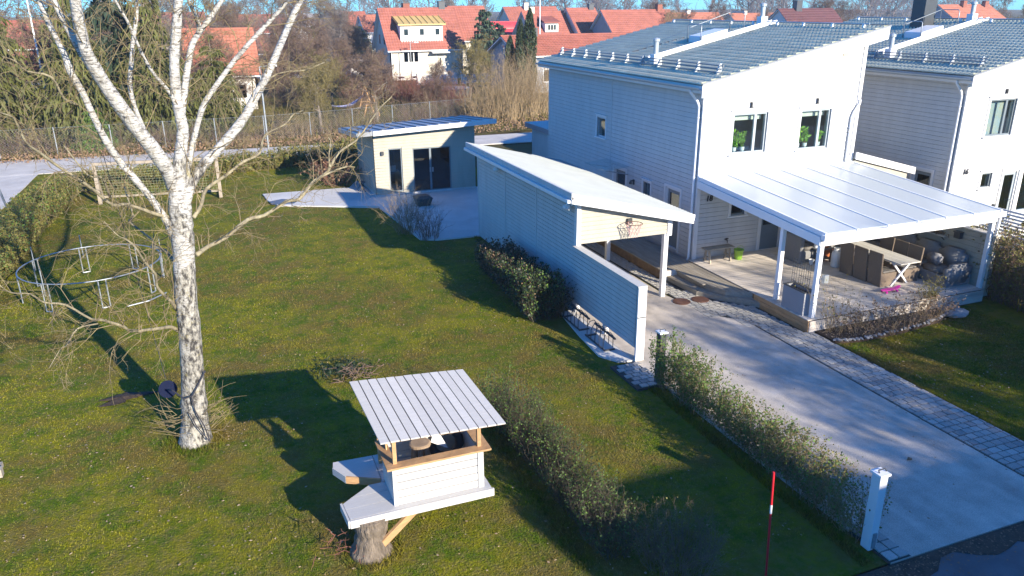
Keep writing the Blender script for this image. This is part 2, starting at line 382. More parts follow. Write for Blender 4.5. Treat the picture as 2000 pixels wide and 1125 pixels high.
pavers('paver_strip', [(12.785,6.97),(13.93,6.97),(13.93,14.4),(13.70,14.4),(13.70,16.6),(12.92,17.6),(12.92,18.4),(12.62,18.4),(12.62,26.3),(11.93,26.3),(11.93,18.4),(11.98,18.4),(11.98,16.2),(12.5,16.2),(12.5,15.4),(12.785,15.4)], cells, 300)
cells = [(8.15+i*.2+(.1 if j % 2 else 0), 13.5+j*.17, .2, .17, 0) for j in range(7) for i in range(4) if 8.2 < 8.15+i*.2+(.1 if j % 2 else 0) < 8.8]
pavers('paver_patch', [(8.12,13.38),(8.77,13.38),(8.77,14.66),(8.12,14.66)], cells, 60)
cells = [(8.90+i*.2, 7.09+j*.2, .2, .2, 0) for j in range(4) for i in range(2)]
pavers('paver_apron', [(8.79,6.97),(9.21,6.97),(9.21,7.80),(8.79,7.80)], cells, 60, .016)
for x, y, l in ((11.98,17.62,'round rusty manhole cover nearer the carport post'), (12.56,17.55,'round rusty manhole cover nearer the timber steps')):
    t = thing('manhole_cover', l, 'manhole cover', (x,y,.03), 'manhole covers in the paving')
    MB().lathe([(.25,-.02),(.25,.012),(.22,.014)], (x,y,.03), 24).build('rim', 'iron_rust', t)
    MB().lathe([(.215,-.02),(.212,.018),(.05,.02)], (x,y,.03), 24).build('lid', 'iron_rust', t)
# ------------------------------------------------------------------ wall, window and roof builders
def Tfront(v): return lambda a, d, z: (a, v-d, z)      # wall seen from the street: outward is -Y
def Tleft(u): return lambda a, d, z: (u-d, a, z)       # wall facing the lawn: outward is -X
def Tright(u): return lambda a, d, z: (u+d, a, z)
def Tback(v): return lambda a, d, z: (a, v+d, z)
def wall(parent, T, a0, a1, z0, zl, zr, ops=(), m='siding_white', th=.2, pitch=.145, lap=.020, boards=True, core='wall'):
    """core with real openings, and lapped boards on it; zl/zr: top height at a0/a1"""
    c = MB(T); A = sorted({a0, a1}|{x for o in ops for x in o[:2]}); zc = min(zl, zr)
    Z = sorted({z0, zc}|{x for o in ops for x in o[2:4]})
    for i in range(len(A)-1):
        for j in range(len(Z)-1):
            am = (A[i]+A[i+1])/2; zm = (Z[j]+Z[j+1])/2
            if any(o[0] < am < o[1] and o[2] < zm < o[3] for o in ops): continue
            c.box(A[i], A[i+1], -th, 0, Z[j], Z[j+1])
    if abs(zl-zr) > .01:
        tri = [(a0,zc),(a1,zc),(a1,zr)] if zr > zl else [(a0,zc),(a1,zc),(a0,zl)]
        c.add([(p,-th,q) for p, q in tri]+[(p,0,q) for p, q in tri], [(2,1,0),(3,4,5),(0,1,4,3),(1,2,5,4),(2,0,3,5)])
    co = c.build(core, m, parent)
    if boards:
        s = MB(T); z = z0
        def lim(zz):
            if abs(zl-zr) < .01 or zz <= zc: return a0, a1
            t = (zz-zl)/(zr-zl)*(a1-a0)+a0
            return (t, a1) if zr > zl else (a0, t)
        while z < max(zl, zr)-.03:
            zt = min(z+pitch, max(zl, zr)-.005); l0, r0 = lim(z); l1, r1 = lim(zt)
            cuts = sorted((o[0], o[1]) for o in ops if min(o[3], zt)-max(o[2], z) > pitch*.3)
            x = None; segs = []; cur = (l0, l1)
            for p, q in cuts:
                if p > cur[0]: segs.append((cur, (p, p)))
                cur = (q, q)
            if cur[0] < r0: segs.append((cur, (r0, r1)))
            for (p0, p1), (q0, q1) in segs:
                g_ = .011; zb_ = z+g_; pm = p0 if p0 != p1 else p0
                s.add([(p0,0,zb_),(q0,0,zb_),(q0,lap,zb_),(p0,lap,zb_),(q1,lap,zt),(p1,lap,zt),(q1,0,zt),(p1,0,zt)], [(0,1,2,3),(3,2,4,5),(5,4,6,7)])
            z += pitch
        s.build('siding', m, parent, kind='stuff')
    return co
def window(parent, T, a0, a1, z0, z1, mull=None, frame='frame_grey', casing='trim_white', glass='glass', room='room_dark', name='window', case=.085, rail=None, depth=1.1, label=None, fw=.055, sill=True):
    """frame set back in the wall, casing boards, panes, sill and the room behind"""
    f = MB(T); d0, d1 = -.09, -.02
    f.box(a0,a0+fw,d0,d1,z0,z1); f.box(a1-fw,a1,d0,d1,z0,z1); f.box(a0+fw,a1-fw,d0,d1,z1-fw,z1); f.box(a0+fw,a1-fw,d0,d1,z0,z0+fw)
    cuts = [a0+fw]
    for q in ([] if mull is None else (mull if hasattr(mull,'__len__') else [mull])):
        m_ = a0+(a1-a0)*q; f.box(m_-fw*.8,m_+fw*.8,d0,d1+.004,z0+fw,z1-fw); cuts += [m_-fw*.8, m_+fw*.8]
    cuts.append(a1-fw)
    if rail: f.box(a0+fw,a1-fw,d0,d1,z0+rail-.04,z0+rail+.04)
    w = f.build(name, frame, parent, label=label)
    for i in range(0, len(cuts)-1, 2):
        MB(T).box(cuts[i]-.004,cuts[i+1]+.004,-.062,-.054,z0+fw-.004,z1-fw+.004).build('pane', glass, w)
    if casing:
        c = MB(T); c.box(a0-case,a0,-.02,.04,z0-case*.5,z1+case); c.box(a1,a1+case,-.02,.04,z0-case*.5,z1+case); c.box(a0,a1,-.02,.04,z1,z1+case)
        c.build('casing', casing, w)
        MB(T).box(a0-case-.03,a1+case+.03,-.02,.075,z1+case,z1+case+.018).build('drip_cap', 'metal_white', w)
    if sill: MB(T).box(a0-case-.02,a1+case+.02,-.09,.085,z0-.045,z0-.006).build('sill', 'metal_white', w)
    if room:
        r = MB(T); q = .35
        r.box(a0-q,a1+q,-depth-.03,-depth,z0-q,z1+q); r.box(a0-q-.03,a0-q,-depth,-.2,z0-q,z1+q); r.box(a1+q,a1+q+.03,-depth,-.2,z0-q,z1+q)
        r.box(a0-q,a1+q,-depth,-.2,z0-q-.03,z0-q); r.box(a0-q,a1+q,-depth,-.2,z1+q,z1+q+.03)
        r.build('room', room, w)
    return w
def tile_sheet(name, parent, p0, ea, es, La, Ls, wave, row, amp, m, nper=4, lift=.03, kind='stuff'):
    """pantile field: waves along ea, stepped rows up the slope es"""
    ea = np.array(ea, float); es = np.array(es, float); ea /= np.linalg.norm(ea); es /= np.linalg.norm(es)
    nn = np.cross(ea, es); nn = nn if nn[2] > 0 else -nn; p0 = np.array(p0, float)
    na = max(2, int(La/wave*nper)); A = np.linspace(0, La, na+1); ph = A/wave*2*np.pi
    prof = amp*(np.cos(ph)+.35*np.cos(2*ph)); nr = max(1, int(math.ceil(Ls/row))); V = []; F = []
    for j in range(nr):
        s0 = j*row; s1 = min(s0+row+.03, Ls)
        k = len(V)*(na+1)
        for s, off in ((s0, lift-.028), (s0, lift+.008), (s1, .006)):
            V.append(p0+A[:, None]*ea+s*es+(prof*(1 if off > lift-.02 or off == .006 else .2)+off)[:, None]*nn)
        i = np.arange(na)
        for q in (0, 1): F.append(np.stack([k+q*(na+1)+i, k+q*(na+1)+i+1, k+(q+1)*(na+1)+i+1, k+(q+1)*(na+1)+i], 1))
    return npmesh(name, np.concatenate(V), np.concatenate(F), m, parent, smooth=False, kind=kind)
def downpipe(parent, x, y, ztop, zbot, out, m='metal_white'):
    """goose-neck from the gutter, straight leg, kick at the foot"""
    d = MB(); ox, oy = out
    d.tube([(x+ox,y+oy,ztop),(x+ox,y+oy,ztop-.12),(x+ox*.25,y+oy*.25,ztop-.38),(x,y,ztop-.55),(x,y,zbot+.12),(x+ox*.2,y+oy*.2,zbot)], .042, 10)
    for z in (ztop-.9,(ztop+zbot)/2,zbot+.7): d.lathe([(.055,0),(.055,.04)], (x,y,z), 10)
    return d.build('downpipe', m, parent, smooth=True)
def fascia_beam(mb, p0, p1, h, t):   # p0,p1 top edge; outward -Y
    mb.hexa([(p0[0],p0[1],p0[2]-h),(p1[0],p1[1],p1[2]-h),(p1[0],p1[1]+t,p1[2]-h),(p0[0],p0[1]+t,p0[2]-h)], [p0,p1,(p1[0],p1[1]+t,p1[2]),(p0[0],p0[1]+t,p0[2])])
SL = .222
def shed_roof_house(t, U, W, fops, lops, big=True):
    """two-storey house with one sloping tiled roof; U,W: near left corner"""
    Wd, Dp = 5.95, 11.4
    zt = lambda u: 5.60+SL*(u+.4)                       # underside of the tiles at local u
    wall(t, Tfront(W), U, U+Wd, .22, zt(0), zt(Wd), fops)
    wall(t, Tleft(U), W, W+Dp, .22, zt(0), zt(0), lops)
    wall(t, Tright(U+Wd), W, W+Dp, .22, zt(Wd), zt(Wd), boards=False)
    wall(t, Tback(W+Dp), U, U+Wd, .22, zt(0), zt(Wd), boards=False)
    MB().box(U-.015,U+Wd+.015,W-.015,W+Dp+.015,-.1,.22).build('plinth', 'concrete_slab', t)
    MB().box(U+.2,U+Wd-.2,W+.2,W+Dp-.2,2.68,2.86).build('floor_slab', 'room_dark', t)
    # corner boards
    c = MB(); c.box(U-.05,U+.09,W-.05,W-.0,.22,zt(0)-.02); c.build('corner_board', 'trim_white', t)
    c = MB(); c.box(U+Wd-.09,U+Wd+.04,W-.05,W,.22,zt(Wd)-.05); c.build('corner_board', 'trim_white', t)
    # roof: deck, tiles, verges, gutter
    u0, u1, v0, v1 = U-.38, U+6.30, W-.45, W+Dp+.3
    r = MB(); r.hexa([(u0,v0,zt(-.38)-.0),(u1,v0,zt(6.3)),(u1,v1,zt(6.3)),(u0,v1,zt(-.38))], [(u0,v0,zt(-.38)+.16),(u1,v0,zt(6.3)+.16),(u1,v1,zt(6.3)+.16),(u0,v1,zt(-.38)+.16)])
    roof = r.build('roof', 'trim_white', t)
    tile_sheet('tile_field', roof, (u0-.06,v0-.02,zt(-.44)+.185), (0,1,0), (1,0,SL), v1-v0+.04, (u1-u0+.1)*math.sqrt(1+SL*SL), .168, .335, .030, 'roof_tile', lift=.055)
    f = MB(); fascia_beam(f, (u0-.04,v0-.03,zt(-.42)+.19), (u1+.04,v0-.03,zt(6.34)+.19), .36, .028); f.build('verge_board', 'trim_white', roof)
    f = MB(); f.hexa([(u0-.05,v0-.05,zt(-.43)+.19),(u1+.06,v0-.05,zt(6.36)+.19),(u1+.06,v0+.06,zt(6.36)+.19),(u0-.05,v0+.06,zt(-.43)+.19)],
                     [(u0-.05,v0-.05,zt(-.43)+.245),(u1+.06,v0-.05,zt(6.36)+.245),(u1+.06,v0+.06,zt(6.36)+.245),(u0-.05,v0+.06,zt(-.43)+.245)]); f.build('verge_cap', 'roof_zinc', roof)
    f = MB(); f.box(u1-.02,u1+.10,v0,v1,zt(6.3)+.0,zt(6.3)+.26); f.build('ridge_cap', 'metal_dark', roof)
    g = MB(); prof = [(-.07,.0),(-.062,-.045),(-.035,-.075),(0,-.085),(.035,-.075),(.062,-.045),(.07,0)]
    zc_ = zt(-.46)+.13
    vs_ = [(u0-.09+p, v, zc_+q) for v in (v0-.03, v1) for p, q in prof]; k = len(prof)
    g.add(vs_, [(i,i+1,k+i+1,k+i) for i in range(k-1)]); g.build('gutter', 'metal_grey', roof)
    f = MB(); f.box(u0-.02,u0,v0,v1,zt(-.38)-.06,zt(-.38)+.12); f.build('eave_board', 'trim_white', roof)
    downpipe(t, U-.09, W+.10, zc_-.06, .25, (-.33,.0))
    # snow guard
    z = lambda u: zt(u)+.22
    for k, (hu, hz) in enumerate(((.42,.10),(.47,.19),(.52,.27))):
        MB().tube([(U+hu,v0+.35,z(hu)+hz-.02),(U+hu,v1-.3,z(hu)+hz-.02)], .018, 6).build('snow_rail', 'guard_grey', roof)
    nb_ = 11
    for i in range(nb_):
        v = v0+.5+i*(v1-v0-1.0)/(nb_-1)
        MB().prism([(U+.36,v,z(.36)+.0),(U+.58,v,z(.58)),(U+.56,v,z(.5)+.32),(U+.50,v,z(.5)+.32)], (0,.03,0)).build('snow_bracket', 'galvanised', roof)
    # roof ladder
    vl = W+4.65; l = MB()
    for k, dv in enumerate((0,.30)): l.beam((U+.95,vl+dv,z(.95)+.11), (U+6.15,vl+dv,z(6.15)+.11), .035, .10)
    lad = l.build('roof_ladder', 'metal_white', roof)
    for i in range(17):
        u = U+1.1+i*.3; MB().box(u-.02,u+.02,vl+.02,vl+.28,z(u-U)+.08,z(u-U)+.11).build('rung', 'metal_white', lad)
    # vents, hatch, guard hoops
    for uu, vv, h in ((.75,4.1,.42),(5.95,5.25,.36)):
        x, y = U+uu, W+vv; vnt = MB().box(x-.14,x+.14,y-.14,y+.14,z(uu)-.1,z(uu)+.32).build('vent', 'metal_white', roof)
        MB().lathe([(.085,.3),(.085,.3+h),(.12,.32+h),(.12,.40+h),(.03,.44+h)], (x,y,z(uu)), 12).build('cowl', 'metal_grey', vnt, smooth=False)
    x0, x1, y0, y1 = U+3.25, U+4.35, W+5.1, W+5.95
    MB().hexa([(x0,y0,z(3.25)-.05),(x1,y0,z(4.35)-.05),(x1,y1,z(4.35)-.05),(x0,y1,z(3.25)-.05)],[(x0,y0,z(3.25)+.26),(x1,y0,z(4.35)+.26),(x1,y1,z(4.35)+.26),(x0,y1,z(3.25)+.26)]).build('roof_hatch', 'metal_white', roof, bevel=.02)
    for uu in (3.2,5.05):
        x = U+uu; h = MB(); h.tube([(x,W+5.1,z(uu)),(x,W+5.1,z(uu)+.62),(x,W+5.16,z(uu)+.68),(x,W+5.9,z(uu)+.68),(x,W+5.96,z(uu)+.62),(x,W+5.96,z(uu))], .018, 6); h.build('guard_hoop', 'galvanised', roof, smooth=True)
    MB().tube([(U+3.3,W+5.96,z(3.3)+.55),(U+5.05,W+5.96,z(5.05)+.68)], .012, 6).build('guard_rail', 'galvanised', roof)
    MB().tube([(U+1.6,W+7.25,z(1.6)+.03),(U+3.9,W+7.1,z(3.9)+.03)], .02, 6).build('cable_conduit', 'metal_dark', roof)
    for i in range(9):
        v = v0+.6+i*1.38; MB().box(u1-.42,u1-.36,v,v+.08,z(5.9)-.02,z(5.9)+.16).build('ridge_bracket', 'metal_white', roof)
    MB().tube([(u1-.39,v0+.4,z(5.9)+.15),(u1-.39,v1-.4,z(5.9)+.15)], .02, 6).build('ridge_rail', 'metal_grey', roof)
    return roof
def textmesh(name, txt, size, parent, loc, rot, m, depth=.008, bold=0.0):
    cu = bpy.data.curves.new(name, 'FONT'); cu.body = txt; cu.size = size; cu.extrude = depth; cu.align_x = 'CENTER'; cu.offset = bold; cu.shear = .12
    tmp = bpy.data.objects.new(name, cu); COL.objects.link(tmp); bpy.context.view_layer.update()
    me = bpy.data.meshes.new_from_object(tmp); bpy.data.objects.remove(tmp)
    me.transform(Matrix.Translation(loc) @ Matrix.Rotation(rot[2],4,'Z') @ Matrix.Rotation(rot[0],4,'X'))
    return link(name, me, m, parent)
# ------------------------------------------------------------------ house 18
U, W = 13.94, 20.07
fops = [(15.05,16.32,3.60,4.84),(17.61,18.80,3.56,4.82),(15.24,15.78,1.62,2.22),(16.46,17.32,.30,2.38)]
lops = [(26.2,26.88,3.28,4.02),(24.52,25.40,.36,2.36),(22.80,23.28,1.60,2.24),(20.96,21.82,.36,2.36)]
h18 = thing('white_house', 'white board-clad two-storey house numbered 18 with grey tiled roof and glazed terrace', 'house', (U,W,0))
roof18 = shed_roof_house(h18, U, W, fops, lops)
Tf, Tl = Tfront(W), Tleft(U)
w1 = window(h18, Tf, *fops[0], mull=.66, frame='metal_grey'); w2 = window(h18, Tf, *fops[1], mull=.66, frame='metal_grey')
for w_, o_ in ((w1, fops[0]), (w2, fops[1])): MB(Tf).box(o_[0]+.06,o_[1]-.06,-.26,-.23,o_[3]-.24,o_[3]+.05).build('blind', 'blind', w_)
window(h18, Tf, *fops[2], glass='glass', casing='trim_white')
def door(parent, T, a0, a1, z0, z1, leaf, rail, label=None, casing='trim_white'):
    """glazed upper panel over a solid lower one, frame, handle"""
    f = MB(T); fw = .06
    f.box(a0,a0+fw,-.12,.0,z0,z1); f.box(a1-fw,a1,-.12,.0,z0,z1); f.box(a0+fw,a1-fw,-.12,.0,z1-fw,z1); f.box(a0+fw,a1-fw,-.12,.02,z0,z0+.03)
    if casing:
        f.box(a0-.09,a0,-.02,.045,z0-.06,z1+.09); f.box(a1,a1+.09,-.02,.045,z0-.06,z1+.09); f.box(a0,a1,-.02,.045,z1,z1+.09)
    d = f.build('door', casing or leaf, parent, label=label)
    l = MB(T); b0, b1 = a0+fw+.004, a1-fw-.004
    l.box(b0,b1,-.09,-.045,z0+.035,z0+rail); 
    if rail < z1-z0-.3:
        l.box(b0,b0+.09,-.09,-.045,z0+rail,z1-fw-.004); l.box(b1-.09,b1,-.09,-.045,z0+rail,z1-fw-.004); l.box(b0+.09,b1-.09,-.09,-.045,z1-fw-.12,z1-fw-.004)
        MB(T).box(b0+.088,b1-.088,-.07,-.062,z0+rail-.002,z1-fw-.118).build('pane', 'glass_dark', d)
        MB(T).box(a0-.2,a1+.2,-.75,-.72,z0,z1+.1).build('room', 'room_dark', d)
    l.build('door_leaf', leaf, d)
    MB(T).box(b1-.07,b1-.03,-.045,.01,z0+.98,z0+1.02).box(b1-.17,b1-.03,-.002,.014,z0+.985,z0+1.015).build('handle', 'galvanised', d)
    return d
door(h18, Tf, *fops[3], 'frame_grey', .85, 'grey terrace door with a tall glass panel')
window(h18, Tl, *lops[0], frame='metal_grey')
door(h18, Tl, *lops[1], 'frame_grey', 1.2)
window(h18, Tl, *lops[2], frame='frame_grey')
door(h18, Tl, *lops[3], 'frame_grey', 1.05)
for (a0, a1, zz) in ((24.3,26.0,2.50),):      # glass porch canopy over the side door
    cn = MB(Tl).hexa([(a0,0,zz+.05),(a1,0,zz+.05),(a1,.95,zz-.05),(a0,.95,zz-.05)], [(a0,0,zz+.07),(a1,0,zz+.07),(a1,.95,zz-.03),(a0,.95,zz-.03)]).build('porch_canopy', 'glass', h18)
    for a in (a0+.1, a1-.1): MB(Tl).beam((a,.02,zz-.25),(a,.9,zz-.05),.03,.03).build('canopy_stay', 'galvanised', cn)
wl = MB(Tl).box(23.88,23.98,0,.05,1.98,2.16).box(23.90,23.96,.05,.16,2.10,2.14).build('wall_lamp', 'metal_dark', h18)
MB(Tl).lathe([(.05,-.05),(.06,.0),(.03,.05)], (23.93,.16,2.06), 10).build('lamp_shade', 'metal_dark', wl)
MB(Tl).box(25.74,25.80,.0,.03,.25,5.55).build('joint_strip', 'siding_white', h18)
for a in (15.62,18.15): MB(Tf).box(a,a+.03,.02,.10,5.0,5.17).box(a,a+.12,.02,.03,4.99,5.02).build('blind_bracket', 'metal_dark', h18)
MB(Tf).box(18.98,19.22,.02,.035,6.42,6.72).build('air_vent', 'siding_beige', h18)
textmesh('house_number', '18', .25, h18, (14.37, W-.045, 2.2), (R(90),0,0), 'ink', bold=.006)
downpipe(h18, 19.62, W-.08, 5.05, 2.98, (.25,.0))
# back annex with a flat roof
an = MB().box(14.45,19.5,31.5,34.6,0,2.55); an.build('annex', 'siding_white', h18); MB().box(14.2,19.7,31.48,34.9,2.56,2.78).build('annex_roof', 'roof_zinc', h18)
# succulents on the upstairs sills
def potplant(loc, h, seed, label, parent=None, leafm='plant_green'):
    rg = np.random.default_rng(seed); x, y, z = loc
    t = thing('potted_plant', label, 'plant', loc, 'succulents on the upstairs window sills')
    MB().lathe([(.05,0),(.065,.02),(.075,.12),(.07,.125)], loc, 12).build('pot', 'enamel_white', t)
    S = []; P = []
    for i in range(5):
        a = rg.uniform(0,6.28); r = rg.uniform(.02,.07); tip = (x+r*2*math.cos(a), y+r*math.sin(a), z+h*rg.uniform(.6,1))
        S.append([x+r*.4*math.cos(a), y+r*.4*math.sin(a), z+.12, *tip, .012, .008])
        for k in range(18): 
            q = .2+.8*k/17; P.append([x+(tip[0]-x)*q+rg.normal(0,.035), y+(tip[1]-y)*q+rg.normal(0,.02), z+.12+(tip[2]-z-.12)*q])
    V, F = segs_arrays(S, 4); npmesh('stem', V, F, 'twig_olive', t)
    V, F = leaf_arrays(P, np.full(len(P), .17), rg, aspect=.4, tilt=(.35,(0,0,1))); npmesh('leaves', V, F, leafm, t)
for i, (x, z, l) in enumerate(((15.27,3.66,'left of the two leafy succulents in the left upstairs window'),(15.58,3.66,'right of the two leafy succulents in the left upstairs window'),
        (17.72,3.62,'leftmost succulent in the right upstairs window'),(18.02,3.62,'middle succulent in a white pot in the right upstairs window'),(18.55,3.62,'succulent behind the narrow pane of the right upstairs window'))):
    potplant((x, W+.15, z-.0), .66, 30+i, l)
# ------------------------------------------------------------------ house 16
U2, W2 = U+9.27, W-1.2
f2 = [(24.35,25.58,3.72,4.94),(24.60,25.10,1.92,2.46),(25.66,26.42,.36,2.46),(26.62,27.9,.9,2.46)]
l2 = [(19.62,20.42,.36,2.48)]
h16 = thing('white_house', 'white board-clad two-storey house numbered 16 with a dark chimney at the right edge', 'house', (U2,W2,0))
roof16 = shed_roof_house(h16, U2, W2, f2, l2)
T2 = Tfront(W2)
window(h16, T2, *f2[0], mull=.66, frame='frame_grey', room='curtain_blue', depth=.32); window(h16, T2, *f2[1], frame='frame_grey')
door(h16, T2, *f2[2], 'metal_grey', .16); window(h16, T2, *f2[3], frame='metal_grey')
door(h16, Tleft(U2), *l2[0], 'frame_grey', 1.05)
for a in (24.95,): MB(T2).box(a,a+.03,.02,.10,5.12,5.27).box(a,a+.12,.02,.03,5.11,5.14).build('blind_bracket', 'metal_dark', h16)
textmesh('house_number', '16', .25, h16, (23.78, W2-.045, 2.5), (R(90),0,0), 'ink', bold=.004)
ch = MB().box(28.0,28.62,25.4,26.05,6.6,8.75).build('chimney', 'metal_dark', h16)
MB().box(27.92,28.70,25.32,26.13,8.75,8.84).build('chimney_cap', 'metal_dark', ch)
# low sloping roof between the houses (carport of 16)
cp = thing('carport', 'white-edged carport roof squeezed between houses 18 and 16', 'carport', (20.0,19.9,0))
MB().hexa([(19.95,19.95,3.12),(22.6,19.95,2.40),(22.6,26,2.40),(19.95,26,3.12)], [(19.95,19.95,3.22),(22.6,19.95,2.50),(22.6,26,2.50),(19.95,26,3.22)]).build('roof', 'roof_sheet', cp)
f = MB(); fascia_beam(f, (19.92,19.86,3.36), (22.66,19.86,2.64), .24, .05); f.build('fascia', 'trim_white', cp)
f = MB(); fascia_beam(f, (19.98,19.96,3.08), (22.4,19.96,2.42), .42, .1); f.build('beam', 'siding_beige', cp)
MB().box(22.25,22.37,20.0,20.12,0,2.5).build('post', 'trim_white', cp)
MB().box(22.1,22.22,19.84,19.9,1.9,2.15).build('meter_box', 'metal_white', cp)
# ------------------------------------------------------------------ terrace deck and steps
DZ = .34
deck = struct(MB().box(13.80,19.92,14.52,20.04,.02,DZ-.05).build('terrace_deck', 'wood_dark'))
pl = [MB().box(-.5,.5,-.0675,.0675,-.014,.014).build('deck_plank', k) for k in ('deck_new','deck_new')]
k = 0; v = 14.62
while v < 20.02:
    for x0, x1 in ((13.76,16.6),(16.606,19.94)):
        piece(pl[0].data, 'deck_plank', deck, ((x0+x1)/2, v, DZ-.014+random.uniform(-.001,.001)), (0,0,0), (x1-x0-.006,1,1))
    v += .141
for o in pl: bpy.data.objects.remove(o)
for i, z in enumerate((.045,.155,.265)):
    MB().box(13.745,13.775,14.5,16.7,z-.05,z+.052).build('fascia_plank', 'wood_raw', deck); MB().box(13.775,19.9,14.475,14.505,z-.05,z+.052).build('fascia_plank', 'deck_new', deck)
walk = struct(MB().prism([(12.47,19.42,.02),(12.95,19.42,.02),(13.02,17.92,.02),(13.2,17.27,.02),(13.79,16.84,.02),(13.79,20.0,.02),(13.72,30.5,.02),(12.47,30.5,.02)], (0,0,.26)).build('timber_walkway', 'wood_dark'))
for i in range(9):      # grey planks running along the house
    x = 12.53+i*.141; y0 = 19.44 if x < 12.95 else np.interp(x, [12.95,13.02,13.2,13.75], [17.95,17.93,17.28,16.88])
    MB().box(x-.066,x+.066,y0,30.4,.285,.318).build('walkway_plank', 'deck_old', walk)
step = struct(MB().prism([(12.62,19.42,.01),(12.70,17.93,.01),(13.05,17.36,.01),(13.79,16.42,.01),(13.79,16.80,.01),(13.18,17.25,.01),(13.0,17.91,.01),(12.93,19.42,.01)], (0,0,.12)).build('timber_step', 'wood_dark'))
for a, b in (((12.61,19.42),(12.69,17.90)),((12.68,17.94),(13.06,17.33)),((13.04,17.37),(13.80,16.38))): MB().beam((*a,.08),(*b,.08),.04,.14).build('step_edge', 'deck_old', step)
for i in range(3):
    o = .05+i*.095; MB().beam((12.63+o,19.40,.145),(12.71+o*.9,17.95-o*.15,.145),.088,.024).build('step_plank', 'deck_old', step)
for i in range(4):
    o = .05+i*.09; MB().beam((12.74+o*.75,17.93-o*.1,.149+.001*i),(13.08+o*.45,17.40+o*.1,.149+.001*i),.085,.024).build('step_plank', 'deck_old', step)
    MB().beam((13.05+o*.4,17.40-o*.15,.153+.001*i),(13.77,16.44+o*.98,.153+.001*i),.085,.024).build('step_plank', 'deck_old', step)
for a, b in (((12.95,19.42),(13.02,17.90)),((13.02,17.93),(13.2,17.26)),((13.19,17.28),(13.80,16.83))): MB().beam((*a,.22),(*b,.22),.035,.20).build('riser', 'deck_old', walk)
MB().box(12.47,12.95,19.38,19.43,.02,.318).build('end_riser', 'wood_pale', walk)
# ------------------------------------------------------------------ terrace roof
pg = thing('terrace_roof', 'milky white glazed terrace roof on white posts against house 18', 'pergola', (14,14.7,0))
zb = lambda v: 2.62+(v-14.6)*(2.98-2.62)/(20.05-14.6)
edges = np.linspace(13.95,19.98,7)
for i in range(6):
    x0, x1 = edges[i]+.028, edges[i+1]-.028; y0, y1 = 14.52, 20.02
    MB().hexa([(x0,y0,zb(y0)),(x1,y0,zb(y0)),(x1,y1,zb(y1)),(x0,y1,zb(y1))], [(x0,y0,zb(y0)+.016),(x1,y0,zb(y0)+.016),(x1,y1,zb(y1)+.016),(x0,y1,zb(y1)+.016)]).build('roof_panel', 'polycarbonate', pg)
for i, x in enumerate(edges):
    MB().hexa([(x-.03,14.50,zb(14.5)-.09),(x+.03,14.50,zb(14.5)-.09),(x+.03,20.03,zb(20.03)-.09),(x-.03,20.03,zb(20.03)-.09)],
              [(x-.03,14.50,zb(14.5)+.035),(x+.03,14.50,zb(14.5)+.035),(x+.03,20.03,zb(20.03)+.035),(x-.03,20.03,zb(20.03)+.035)]).build('glazing_bar', 'metal_white', pg)
MB().box(13.9,20.05,14.60,14.74,2.28,2.48).build('front_beam', 'trim_white', pg)
MB().box(13.86,20.10,14.44,14.58,2.46,2.60).build('gutter', 'metal_white', pg)
MB().box(13.9,20.03,19.98,20.045,2.86,3.04).build('wall_plate', 'metal_white', pg)
MB().hexa([(13.88,14.62,2.30),(13.97,14.62,2.30),(13.97,20.03,2.66),(13.88,20.03,2.66)], [(13.88,14.62,2.52),(13.97,14.62,2.52),(13.97,20.03,2.88),(13.88,20.03,2.88)]).build('side_beam', 'metal_white', pg)
for x, y, z0 in ((14.0,14.69,0),(14.02,16.12,DZ),(19.96,14.69,0)): MB().box(x-.06,x+.06,y-.06,y+.06,z0,zb(y)-.22).build('post', 'metal_white', pg, bevel=.006)
downpipe(pg, 20.07, 14.6, 2.46, .2, (0,-.02))
# divider wall behind the sofa and slat fence beyond it
dw = thing('divider_wall', 'low beige board-clad wall behind the wicker sofa', 'wall', (20,14.6,0))
wall(dw, Tleft(20.02), 14.55, 20.0, .1, 1.86, 1.86, m='siding_beige', th=.14)
MB().box(19.98,20.20,14.52,20.0,1.865,1.90).build('coping', 'wood_pale', dw)
sf = thing('slat_fence', 'grey horizontal slat fence beside house 16', 'fence', (22.5,13,0))
slat = MB().box(-.015,.015,-3.4,3.4,-.03,.03).build('slat', 'metal_white', sf); base_me = slat.data; bpy.data.objects.remove(slat)
for i in range(16): piece(base_me, 'slat', sf, (22.5,14.85,.42+i*.104))
for y in (11.5,13.3,15.0,16.7,18.2): MB().box(22.53,22.60,y-.035,y+.035,0,2.06).build('post', 'metal_dark', sf)
# ------------------------------------------------------------------ terrace furniture
def wicker_chair(name, label, loc, rz, group):
    t = thing(name, label, 'chair', loc, group, local=True, rz=rz)
    MB().hexa([(-.24,-.28,.0),(.24,-.28,0),(.24,.26,0),(-.24,.26,0)], [(-.25,-.28,.40),(.25,-.28,.40),(.25,.28,.40),(-.25,.28,.40)]).build('seat', 'wicker', t, bevel=.012)
    MB().hexa([(-.25,.22,.0),(.25,.22,.0),(.25,.28,.0),(-.25,.28,.0)], [(-.25,.31,1.0),(.25,.31,1.0),(.25,.36,1.0),(-.25,.36,1.0)]).build('backrest', 'wicker', t, bevel=.012)
    MB().box(-.21,.21,-.26,.20,.402,.45).build('cushion', 'cushion', t, bevel=.012)
    return t
G = 'wicker chairs round the terrace table'
c0 = wicker_chair('dining_chair', 'wicker dining chair at the near end of the left row by the table', (17.62,15.98,DZ), R(90), G)
